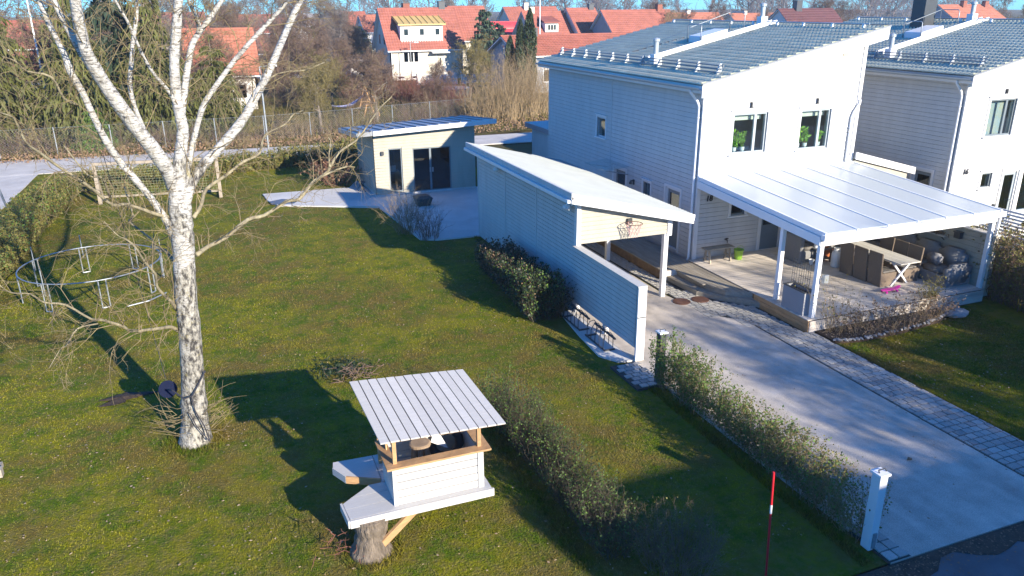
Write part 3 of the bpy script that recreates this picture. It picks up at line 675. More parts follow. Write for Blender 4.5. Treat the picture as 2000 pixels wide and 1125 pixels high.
for i, (x, y, r, l) in enumerate(((17.60,16.52,90,'middle wicker dining chair on the left side of the terrace table'),(17.60,17.06,90,'wicker dining chair at the far end of the left row, beside the gas bottle'),
        (18.52,16.02,-90,'wicker dining chair at the near end of the row between table and sofa'),(18.52,16.55,-90,'middle wicker dining chair between table and sofa'),(18.54,17.10,-90,'wicker dining chair at the far end of the row between table and sofa'))):
    dup(c0, (x,y,DZ), R(r), l)
tb = thing('dining_table', 'long grey wooden table with crossed white metal legs on the terrace', 'table', (18.05,16.5,DZ))
for i in range(6): MB().box(17.68+i*.125,17.80+i*.125,15.45,17.65,DZ+.71,DZ+.74).build('table_plank', 'wood_pale', tb)
for y in (15.72,17.38):
    MB().beam((17.72,y,DZ),(18.38,y,DZ+.70),.05,.05).build('leg', 'metal_white', tb); MB().beam((18.38,y+.055,DZ),(17.72,y+.055,DZ+.70),.05,.05).build('leg', 'metal_white', tb)
MB().box(17.75,18.35,15.6,17.5,DZ+.67,DZ+.71).build('table_frame', 'metal_white', tb)
sofa = thing('wicker_sofa', 'long grey wicker sofa with plump back cushions along the beige wall', 'sofa', (19.5,17,DZ))
MB().hexa([(19.0,14.98,DZ),(19.9,14.98,DZ),(19.9,18.6,DZ),(19.0,18.6,DZ)], [(18.95,14.95,DZ+.33),(19.95,14.95,DZ+.33),(19.95,18.62,DZ+.33),(18.95,18.62,DZ+.33)]).build('base', 'wicker_grey', sofa, bevel=.03)
def puff(mb, x0, x1, y0, y1, z0, z1):
    mb.box(x0,x1,y0,y1,z0,z1)
def soft(name, m, parent, x0, x1, y0, y1, z0, z1, r=.08):
    b = bmesh.new(); bmesh.ops.create_cube(b, size=1); bmesh.ops.bevel(b, geom=b.edges[:], offset=.18, segments=3, affect='EDGES')
    for v_ in b.verts: v_.co = Vector(((x0+x1)/2+v_.co.x*(x1-x0), (y0+y1)/2+v_.co.y*(y1-y0), (z0+z1)/2+v_.co.z*(z1-z0)))
    me = bpy.data.meshes.new(name); b.to_mesh(me); b.free(); return link(name, me, m, parent, smooth=True)
for i in range(4):
    y = 15.12+i*.85
    soft('back_cushion', 'wicker_grey', sofa, 19.62,19.96,y,y+.84,DZ+.33,DZ+.95); soft('seat_cushion', 'cushion', sofa, 18.98,19.68,y+.01,y+.83,DZ+.31,DZ+.47)
soft('armrest', 'wicker_grey', sofa, 18.95,19.9,14.92,15.14,DZ+.1,DZ+.66); soft('armrest', 'wicker_grey', sofa, 18.95,19.9,18.5,18.72,DZ+.1,DZ+.66)
tag(soft('throw_pillow', mat('pillow', (.20,.20,.21), .9, .3, 14), None, 19.25,19.45,15.55,16.0,DZ+.47,DZ+.78), 'grey patterned pillow on the wicker sofa', 'pillow')
ac = thing('wicker_armchair', 'tall grey wicker armchair by the terrace door', 'armchair', (17.0,18.7,DZ))
MB().box(16.75,17.35,18.35,19.1,DZ,DZ+.38).build('seat', 'wicker_grey', ac, bevel=.03); MB().box(16.66,16.80,18.3,19.15,DZ,DZ+.86).build('side_panel', 'wicker_grey', ac, bevel=.03)
MB().box(16.80,17.4,19.0,19.15,DZ+.2,DZ+.95).build('backrest', 'wicker_grey', ac, bevel=.03); soft('cushion', 'cushion', ac, 16.82,17.3,18.4,18.98,DZ+.37,DZ+.52); soft('back_cushion', 'cushion', ac, 16.85,17.3,18.8,19.02,DZ+.5,DZ+1.0)
a2 = thing('storage_bench', 'low grey wicker storage bench behind the box table', 'bench', (18.0,19.2,DZ))
MB().box(17.5,18.9,18.95,19.6,DZ,DZ+.46).build('body', 'wicker_grey', a2, bevel=.02); MB().box(17.47,18.93,18.92,19.63,DZ+.465,DZ+.50).build('lid', 'wood_pale', a2)
bt = thing('box_table', 'small dark box table with flowerpots near the terrace door', 'table', (17.3,18.4,DZ))
MB().box(17.18,17.78,18.12,18.60,DZ+.43,DZ+.47).build('top', 'wicker_grey', bt)
for x in (17.2,17.72):
    for y in (18.14,18.54): MB().box(x,x+.045,y,y+.045,DZ,DZ+.43).build('leg', 'wicker', bt)
MB().box(17.22,17.74,18.16,18.56,DZ+.10,DZ+.14).build('shelf', 'wicker', bt)
def pot(x, y, z, r, h, m, l):
    t = thing('flowerpot', l, 'flowerpot', (x,y,z), 'pots on the terrace')
    MB().lathe([(r*.72,0),(r*.95,h*.85),(r*1.08,h*.85),(r*1.08,h),(r*.9,h),(r*.88,h*.8)], (x,y,z), 16).build('pot', m, t); MB().lathe([(r*.86,h*.78),(r*.5,h*.82)], (x,y,z), 12).build('soil', 'soil', t)
pot(17.58,18.26,DZ+.47,.12,.22,'terracotta','orange clay flowerpot on the box table'); pot(17.30,18.36,DZ+.47,.08,.15,'enamel_white','small white pot on the box table')
pot(17.02,18.18,DZ,.08,.16,'enamel_white','white pot standing on the deck beside the box table')
pot(17.95,18.5,DZ,.12,.34,'terracotta','dark clay pot on the deck between bench and gas bottle')
gb = thing('gas_bottle', 'white gas bottle standing on the deck behind the dining chairs', 'gas bottle', (17.55,17.72,DZ))
MB().lathe([(.13,0),(.15,.03),(.15,.42),(.13,.48),(.06,.52),(.05,.53)], (17.55,17.72,DZ), 20).build('body', 'enamel_white', gb, smooth=True)
MB().lathe([(.10,.50),(.10,.60),(.085,.60),(.085,.50)], (17.55,17.72,DZ), 16).build('collar', 'enamel_white', gb); MB().lathe([(.02,.5),(.02,.58)], (17.55,17.72,DZ), 8).build('valve', 'galvanised', gb)
sh = thing('wall_shelf', 'narrow wooden shelf with dried plants on the beige wall above the sofa', 'shelf', (19.9,16.5,1.5))
MB().box(19.82,19.99,16.0,17.0,1.48,1.51).build('board', 'wood_pale', sh)
for y in (16.1,16.9): MB().beam((19.98,y,1.36),(19.84,y,1.48),.02,.02).build('bracket', 'metal_dark', sh)
P = rng.normal(size=(120,3))*[.04,.14,.035]+[19.9,16.3,1.555]; V_, F_ = leaf_arrays(P, np.full(120,.06), rng); npmesh('dried_plant', V_, F_, 'leaf_rust', sh, kind='stuff')
lb = thing('wall_lantern', 'black lantern fixed to the beige wall right of the shelf', 'lantern', (19.95,15.6,1.62))
MB().box(19.86,19.99,15.52,15.72,1.55,1.72).build('body', 'metal_dark', lb); MB().box(19.84,19.99,15.50,15.74,1.72,1.75).build('cap', 'metal_dark', lb)
bn = thing('garden_bench', 'grey weathered wooden bench against the wall below number 18', 'bench', (14.5,19.6,.3))
for i in range(3): MB().box(14.02,15.05,19.42+i*.115,19.525+i*.115,DZ+.43,DZ+.465).build('seat_plank', 'deck_old', bn)
for x in (14.16,14.92):
    for y0, y1 in ((19.42,19.52),(19.74,19.66)): MB().beam((x,y0,DZ),(x,y1,DZ+.43),.05,.06).build('leg', 'deck_old', bn)
    MB().box(x-.02,x+.02,19.46,19.72,DZ+.14,DZ+.19).build('stretcher', 'deck_old', bn)
bk = thing('bucket', 'lime green plastic bucket beside the bench on the terrace', 'bucket', (15.27,19.5,DZ))
MB().lathe([(.11,0),(.115,.02),(.15,.29),(.165,.30),(.165,.325),(.145,.325),(.11,.05)], (15.27,19.5,DZ), 20).build('body', 'plastic_green', bk, smooth=True)
MB().tube([(15.27+.155*math.cos(a),19.5-.05,DZ+.31+.14*math.sin(a)) for a in np.linspace(0,math.pi,12)], .007, 6).build('handle', 'plastic_green', bk)
tp = thing('wall_tap', 'dark garden tap on the wall above the bench', 'tap', (15.1,20.0,.85)); MB().cyl((15.1,20.04,.87),(15.1,19.9,.87),.02).cyl((15.1,19.9,.87),(15.1,19.9,.79),.016).build('spout', 'metal_dark', tp); MB().lathe([(.05,0),(.05,.02)], (15.1,19.93,.91), 10).build('wheel', 'metal_dark', tp)
sk = thing('skateboard', 'pink plastic skateboard lying on the terrace deck', 'skateboard', (17.3,15.4,DZ))
sd = MB(); n_ = 14
ps = [(16.98+.72*i/n_, 15.36+.02*i/n_) for i in range(n_+1)]
top = []; 
for i, (x, y) in enumerate(ps):
    q = i/n_; w = .09*min(1,(math.sin(math.pi*min(max(q*.98+.01,0),1)))**.35+.0); z = DZ+.085+max(0,q-.8)*.28+max(0,.12-q)*.2
    top += [(x,y-w,z),(x,y+w,z)]
k = len(top); sd.add(top+[(a,b_,c-.014) for a,b_,c in top], [(2*i,2*i+2,2*i+3,2*i+1) for i in range(n_)]+[(k+2*i+1,k+2*i+3,k+2*i+2,k+2*i) for i in range(n_)]+[(2*i,k+2*i,k+2*i+2,2*i+2) for i in range(n_)]+[(2*i+1,2*i+3,k+2*i+3,k+2*i+1) for i in range(n_)])
sd.build('deck', 'plastic_pink', sk)
for x in (17.14,17.52):
    MB().box(x-.025,x+.025,15.31,15.43,DZ+.035,DZ+.075).build('truck', 'galvanised', sk)
    for y in (15.29,15.45): MB().cyl((x,y-.02,DZ+.03),(x,y+.02,DZ+.03),.03,n=12).build('wheel', 'plastic_pink', sk)
pb = thing('planter_box', 'tall dark grey planter box with wire trellis at the terrace edge', 'planter', (13.95,15.2,DZ))
pbx = (13.82,14.18,14.84,15.66)
b_ = MB(); x0,x1,y0,y1 = pbx; b_.box(x0,x0+.02,y0,y1,DZ,DZ+.62); b_.box(x1-.02,x1,y0,y1,DZ,DZ+.62); b_.box(x0+.02,x1-.02,y0,y0+.02,DZ,DZ+.62); b_.box(x0+.02,x1-.02,y1-.02,y1,DZ,DZ+.62); b_.build('box', 'plaster_grey', pb)
MB().box(x0-.02,x0+.04,y0-.02,y1+.02,DZ+.622,DZ+.64).box(x1-.04,x1+.02,y0-.02,y1+.02,DZ+.622,DZ+.64).box(x0+.04,x1-.04,y0-.02,y0+.04,DZ+.622,DZ+.64).box(x0+.04,x1-.04,y1-.04,y1+.02,DZ+.622,DZ+.64).build('rim', 'metal_dark', pb)
MB().box(x0+.02,x1-.02,y0+.02,y1-.02,DZ+.5,DZ+.54).build('soil', 'soil', pb)
for j, (yy0, yy1) in enumerate(((14.92,15.08),(15.16,15.32),(15.42,15.58))):
    tr_ = MB()
    for y in (yy0,(yy0+yy1)/2,yy1): tr_.tube([(14.0,y,DZ+.5),(14.0,y,DZ+1.38)], .006, 5)
    for z in (.75,.95,1.15,1.33): tr_.tube([(14.0,yy0,DZ+z),(14.0,yy1,DZ+z)], .006, 5)
    tr_.build('trellis', 'metal_dark', pb)
ld = thing('yard_lamp', 'small grey floodlight on the corner post of the terrace roof', 'lamp', (14.1,14.6,1.4))
MB().box(14.07,14.22,14.50,14.60,1.30,1.52).build('head', 'galvanised', ld, bevel=.01); MB().cyl((14.0,14.63,1.41),(14.1,14.58,1.41),.015).build('arm', 'galvanised', ld)
# ------------------------------------------------------------------ carport of house 18
cpt = thing('carport', 'board-clad carport with pale sheet roof and basketball hoop beside the lawn', 'carport', (8.9,18.2,0))
wall(cpt, Tleft(8.92), 18.2, 26.4, .12, 3.14, 3.14, m='siding_white', th=.12, pitch=.12)
MB().box(8.91,9.03,18.2,26.4,0,.12).build('plinth', 'concrete_slab', cpt)
zc = lambda u: 3.28-(u-8.6)*.245       # underside of the carport roof
wall(cpt, Tback(26.28), 9.0, 11.9, .12, zc(9.0)-.02, zc(11.9)-.02, m='siding_white', th=.1, boards=False)
wall(cpt, Tfront(18.2), 8.94, 11.82, 1.92, zc(8.94)-.03, zc(11.82)-.03, m='siding_beige', th=.14, pitch=.12)
MB(Tfront(18.2)).box(8.88,9.0,-.1,.05,.1,3.14).build('corner_board', 'trim_white', cpt); MB(Tfront(18.2)).box(11.72,11.86,-.1,.05,1.86,2.36).build('corner_board', 'trim_white', cpt)
for a in (20.98,23.6,26.34): MB(Tleft(8.92)).box(a-.04,a+.04,0,.035,.1,3.14).build('batten', 'siding_white', cpt)
for x, y, h in ((11.72,18.26,1.92),(11.86,21.9,2.3),(11.86,24.2,2.3),(11.86,26.2,2.3)): MB().box(x-.07,x+.07,y-.07,y+.07,0,h).build('post', 'trim_white', cpt, bevel=.006)
MB().box(11.78,11.94,18.4,26.3,2.25,2.42).build('side_beam', 'wood_pale', cpt)
MB().hexa([(8.62,17.84,zc(8.62)),(12.24,17.84,zc(12.24)),(12.24,26.6,zc(12.24)),(8.62,26.6,zc(8.62))], [(8.62,17.84,zc(8.62)+.10),(12.24,17.84,zc(12.24)+.10),(12.24,26.6,zc(12.24)+.10),(8.62,26.6,zc(8.62)+.10)]).build('roof', 'wood_pale', cpt)
# trapezoid sheet: ribs run down the slope
rb = MB(); nrib = 62; w_ = 8.86/nrib; x0, x1 = 8.56, 12.32
for i in range(nrib):
    y = 17.80+i*w_; pr_ = [(0,.0),(w_*.55,.0),(w_*.68,.032),(w_*.87,.032),(w_,.0)]
    vsv = [(x, y+p, zc(x)+.115+q) for x in (x0, x1) for p, q in pr_]; rb.add(vsv, [(j,j+1,5+j+1,5+j) for j in range(4)])
rb.build('roof_sheet', 'roof_sheet', cpt, kind='stuff')
for i, (dz, h, dy) in enumerate(((.14,.10,.0),(.045,.09,.02),(-.045,.09,.04))):
    f = MB(); fascia_beam(f, (8.56,17.78+dy,zc(8.56)+dz), (12.34,17.78+dy,zc(12.34)+dz), h-.004, .04); f.build('fascia_board', 'trim_white', cpt)
MB().box(8.54,8.60,17.80,26.62,zc(8.56)-.02,zc(8.56)+.15).build('eave_board', 'siding_white', cpt); MB().box(8.46,8.58,17.86,26.58,zc(8.56)-.12,zc(8.56)-.03).build('gutter', 'metal_white', cpt)
lowt = thing('screen_wall', 'low free-standing board-clad screen wall at the end of the carport', 'wall', (8.9,14.7,0))
wall(lowt, Tleft(8.84), 14.80, 18.18, .30, 1.86, 1.86, m='siding_white', th=.10, pitch=.12)
wall(lowt, Tright(8.98), 14.80, 18.18, .30, 1.86, 1.86, m='siding_white', th=.03, pitch=.12)
MB().box(8.78,9.02,14.66,18.18,1.865,1.90).build('coping', 'wood_pale', lowt)
for y in (14.73,16.4,18.1): MB().box(8.845,8.965,y-.06,y+.06,0,1.862 if y < 15 else .30).build('post', 'trim_white', lowt)
MB().box(8.79,9.01,14.655,14.72,.0,1.86).build('end_board', 'trim_white', lowt); MB().box(8.80,9.0,14.63,14.65,1.12,1.14).build('hasp', 'metal_dark', lowt)
for y, l, z in ((24.0,'white security lamp on the shaded carport wall, the farther one',3.0),(18.5,'white security lamp on the shaded carport wall near its front corner',2.98)):
    t = thing('security_lamp', l, 'lamp', (8.85,y,z), 'lamps on the carport wall')
    MB().box(8.82,8.90,y-.05,y+.05,z-.05,z+.06).build('base', 'metal_white', t)
    for s in (-1,1): MB().tube([(8.84,y,z),(8.76,y+s*.07,z-.04),(8.70,y+s*.10,z-.12)], [.03,.05,.065], 10).build('spotlight', 'metal_white', t)
hp = thing('basketball_hoop', 'red basketball hoop with pale net on the carport gable', 'basketball hoop', (10.45,18.1,2.3))
ringp = lambda r, z, n=20: [(10.47+r*math.cos(2*math.pi*i/n), 17.88+r*math.sin(2*math.pi*i/n), z) for i in range(n)]
MB().tube(ringp(.225,2.42), .010, 6, closed=True).build('ring', 'iron_rust', hp)
MB().box(10.40,10.54,18.10,18.17,2.36,2.50).build('bracket', 'metal_dark', hp)
nw = MB()
for i in range(10):
    a = 2*math.pi*i/10; b2 = a+.5; p = lambda r, z, q: (10.47+r*math.cos(q), 17.88+r*math.sin(q), z)
    nw.tube([p(.222,2.41,a),p(.16,2.24,b2),p(.11,2.05,a+1.0)], .006, 4); nw.tube([p(.222,2.41,a),p(.16,2.24,a-.5),p(.11,2.05,a-1.0)], .006, 4)
nw.build('net', mat('net_red', (.55,.35,.33), .8), hp)
def rack(l, y):
    t = thing('bicycle_rack', l, 'bicycle rack', (8.5,y,0), 'bicycle racks at the screen wall')
    MB().box(8.62,8.66,y-.55,y+.55,.30,.34).build('rail', 'metal_dark', t); MB().box(8.36,8.39,y-.55,y+.55,.03,.06).build('foot_rail', 'metal_dark', t)
    for i in range(5):
        yy = y-.44+i*.22; MB().tube([(8.64,yy,.06),(8.64,yy,.36),(8.56,yy,.46),(8.44,yy,.44),(8.37,yy,.30),(8.37,yy,.05)], .011, 6).build('wheel_loop', 'metal_dark', t, smooth=True)
    for s in (-.5,.5): MB().box(8.42,8.66,y+s-.02,y+s+.02,.015,.05).build('foot', 'metal_dark', t)
rack('black bicycle rack under the screen wall, the nearer one', 15.95); rack('black bicycle rack under the screen wall, the one nearer the clipped hedge', 17.35)
# ------------------------------------------------------------------ garden studio
st = thing('garden_studio', 'cream board-clad garden studio with glass doors and low metal roof', 'shed', (6.7,34,0))
so_ = [(7.32,7.94,.16,2.12),(8.42,10.20,.08,2.06)]
wall(st, Tfront(34.0), 6.70, 11.35, .10, 2.74, 2.93, so_, 'siding_beige', pitch=.13)
wall(st, Tleft(6.70), 34.0, 37.9, .10, 2.72, 2.40, (), 'siding_beige', pitch=.13)
wall(st, Tright(11.35), 34.0, 37.9, .10, 2.94, 2.62, (), 'siding_beige', boards=False); wall(st, Tback(37.9), 6.7, 11.35, .10, 2.40, 2.60, (), 'siding_beige', boards=False)
MB().box(6.68,11.37,33.98,37.92,-.05,.10).build('plinth', 'concrete_slab', st)
Ts = Tfront(34.0)
window(st, Ts, *so_[0], frame='frame_grey', casing=None, glass='glass', sill=False, depth=2.2); window(st, Ts, *so_[1], mull=(.46,), frame='frame_grey', casing=None, name='glass_door', sill=False, glass='glass_dark', depth=2.2)
MB(Ts).box(9.18,9.24,-.02,.03,.95,1.15).box(9.30,9.36,-.02,.03,.95,1.15).build('door_handle', 'galvanised', st)
for a in (7.05,10.95): MB(Ts).box(a-.06,a+.06,.02,.13,1.86,2.02).build('wall_lamp', 'metal_dark', st)
MB(Tleft(6.7)).lathe([(.09,0),(.09,.02)], (36.6,0,1.9), 14).build('vent', 'metal_dark', st)
zs = lambda u: 2.78+(u-6.0)*.04
BK = -.42
MB().hexa([(5.96,33.45,zs(5.96)),(12.2,33.45,zs(12.2)),(12.2,38.3,zs(12.2)+BK),(5.96,38.3,zs(5.96)+BK)], [(5.96,33.45,zs(5.96)+.18),(12.2,33.45,zs(12.2)+.18),(12.2,38.3,zs(12.2)+.18+BK),(5.96,38.3,zs(5.96)+.18+BK)]).build('roof', 'roof_zinc', st)
for i in range(13):
    x = 6.05+i*.5; MB().hexa([(x-.02,33.47,zs(x)+.17),(x+.02,33.47,zs(x)+.17),(x+.02,38.28,zs(x)+.17+BK),(x-.02,38.28,zs(x)+.17+BK)],[(x-.02,33.47,zs(x)+.225),(x+.02,33.47,zs(x)+.225),(x+.02,38.28,zs(x)+.225+BK),(x-.02,38.28,zs(x)+.225+BK)]).build('standing_seam', 'roof_zinc', st)
f = MB(); fascia_beam(f, (6.6,33.40,zs(6.6)+.19), (12.22,33.40,zs(12.22)+.19), .20, .04); f.build('fascia', 'trim_white', st)
MB().hexa([(5.90,33.42,zs(5.9)-.02),(5.955,33.42,zs(5.9)-.02),(5.955,38.3,zs(5.9)-.02+BK),(5.90,38.3,zs(5.9)-.02+BK)],[(5.90,33.42,zs(5.9)+.17),(5.955,33.42,zs(5.9)+.17),(5.955,38.3,zs(5.9)+.17+BK),(5.90,38.3,zs(5.9)+.17+BK)]).build('eave_board', 'metal_grey', st)
cb = thing('studio_shelf', 'white shelf with framed pictures behind the narrow studio window', 'shelf', (7.6,35.2,.9)); MB().box(7.2,8.0,35.1,35.4,.86,.90).build('board', 'trim_white', cb)
for x in (7.35,7.60,7.80): MB().box(x-.08,x+.08,35.12,35.15,.90,1.14).build('picture', 'enamel_white', cb)
# bistro chair, grill
bc = thing('bistro_chair', 'black folding bistro chair beside the studio wall', 'chair', (6.25,35.35,.03))
for s in (-1,1):
    MB().beam((6.1,35.35+s*.2,.03),(6.38,35.35+s*.2,.46),.025,.025).build('leg', 'metal_dark', bc); MB().beam((6.42,35.35+s*.18,.03),(6.12,35.35+s*.18,.88),.025,.025).build('leg', 'metal_dark', bc)
for i in range(5): MB().box(6.13+i*.065,6.18+i*.065,35.14,35.56,.46,.48).build('seat_slat', 'metal_dark', bc)
for i in range(3): MB().box(6.12-.02*i,6.14-.02*i,35.15,35.55,.62+i*.1,.68+i*.1).build('back_slat', 'metal_dark', bc)
gr = thing('fire_basin', 'dark square fire basin with lid on the shaded patio', 'grill', (8.2,31.7,.03))
MB().hexa([(7.95,31.45,.03),(8.45,31.45,.03),(8.45,31.95,.03),(7.95,31.95,.03)],[(7.85,31.35,.36),(8.55,31.35,.36),(8.55,32.05,.36),(7.85,32.05,.36)]).build('basin', 'metal_dark', gr)
MB().hexa([(7.83,31.33,.362),(8.57,31.33,.362),(8.57,32.07,.362),(7.83,32.07,.362)],[(8.0,31.5,.46),(8.4,31.5,.46),(8.4,31.9,.46),(8.0,31.9,.46)]).build('lid', 'metal_dark', gr)
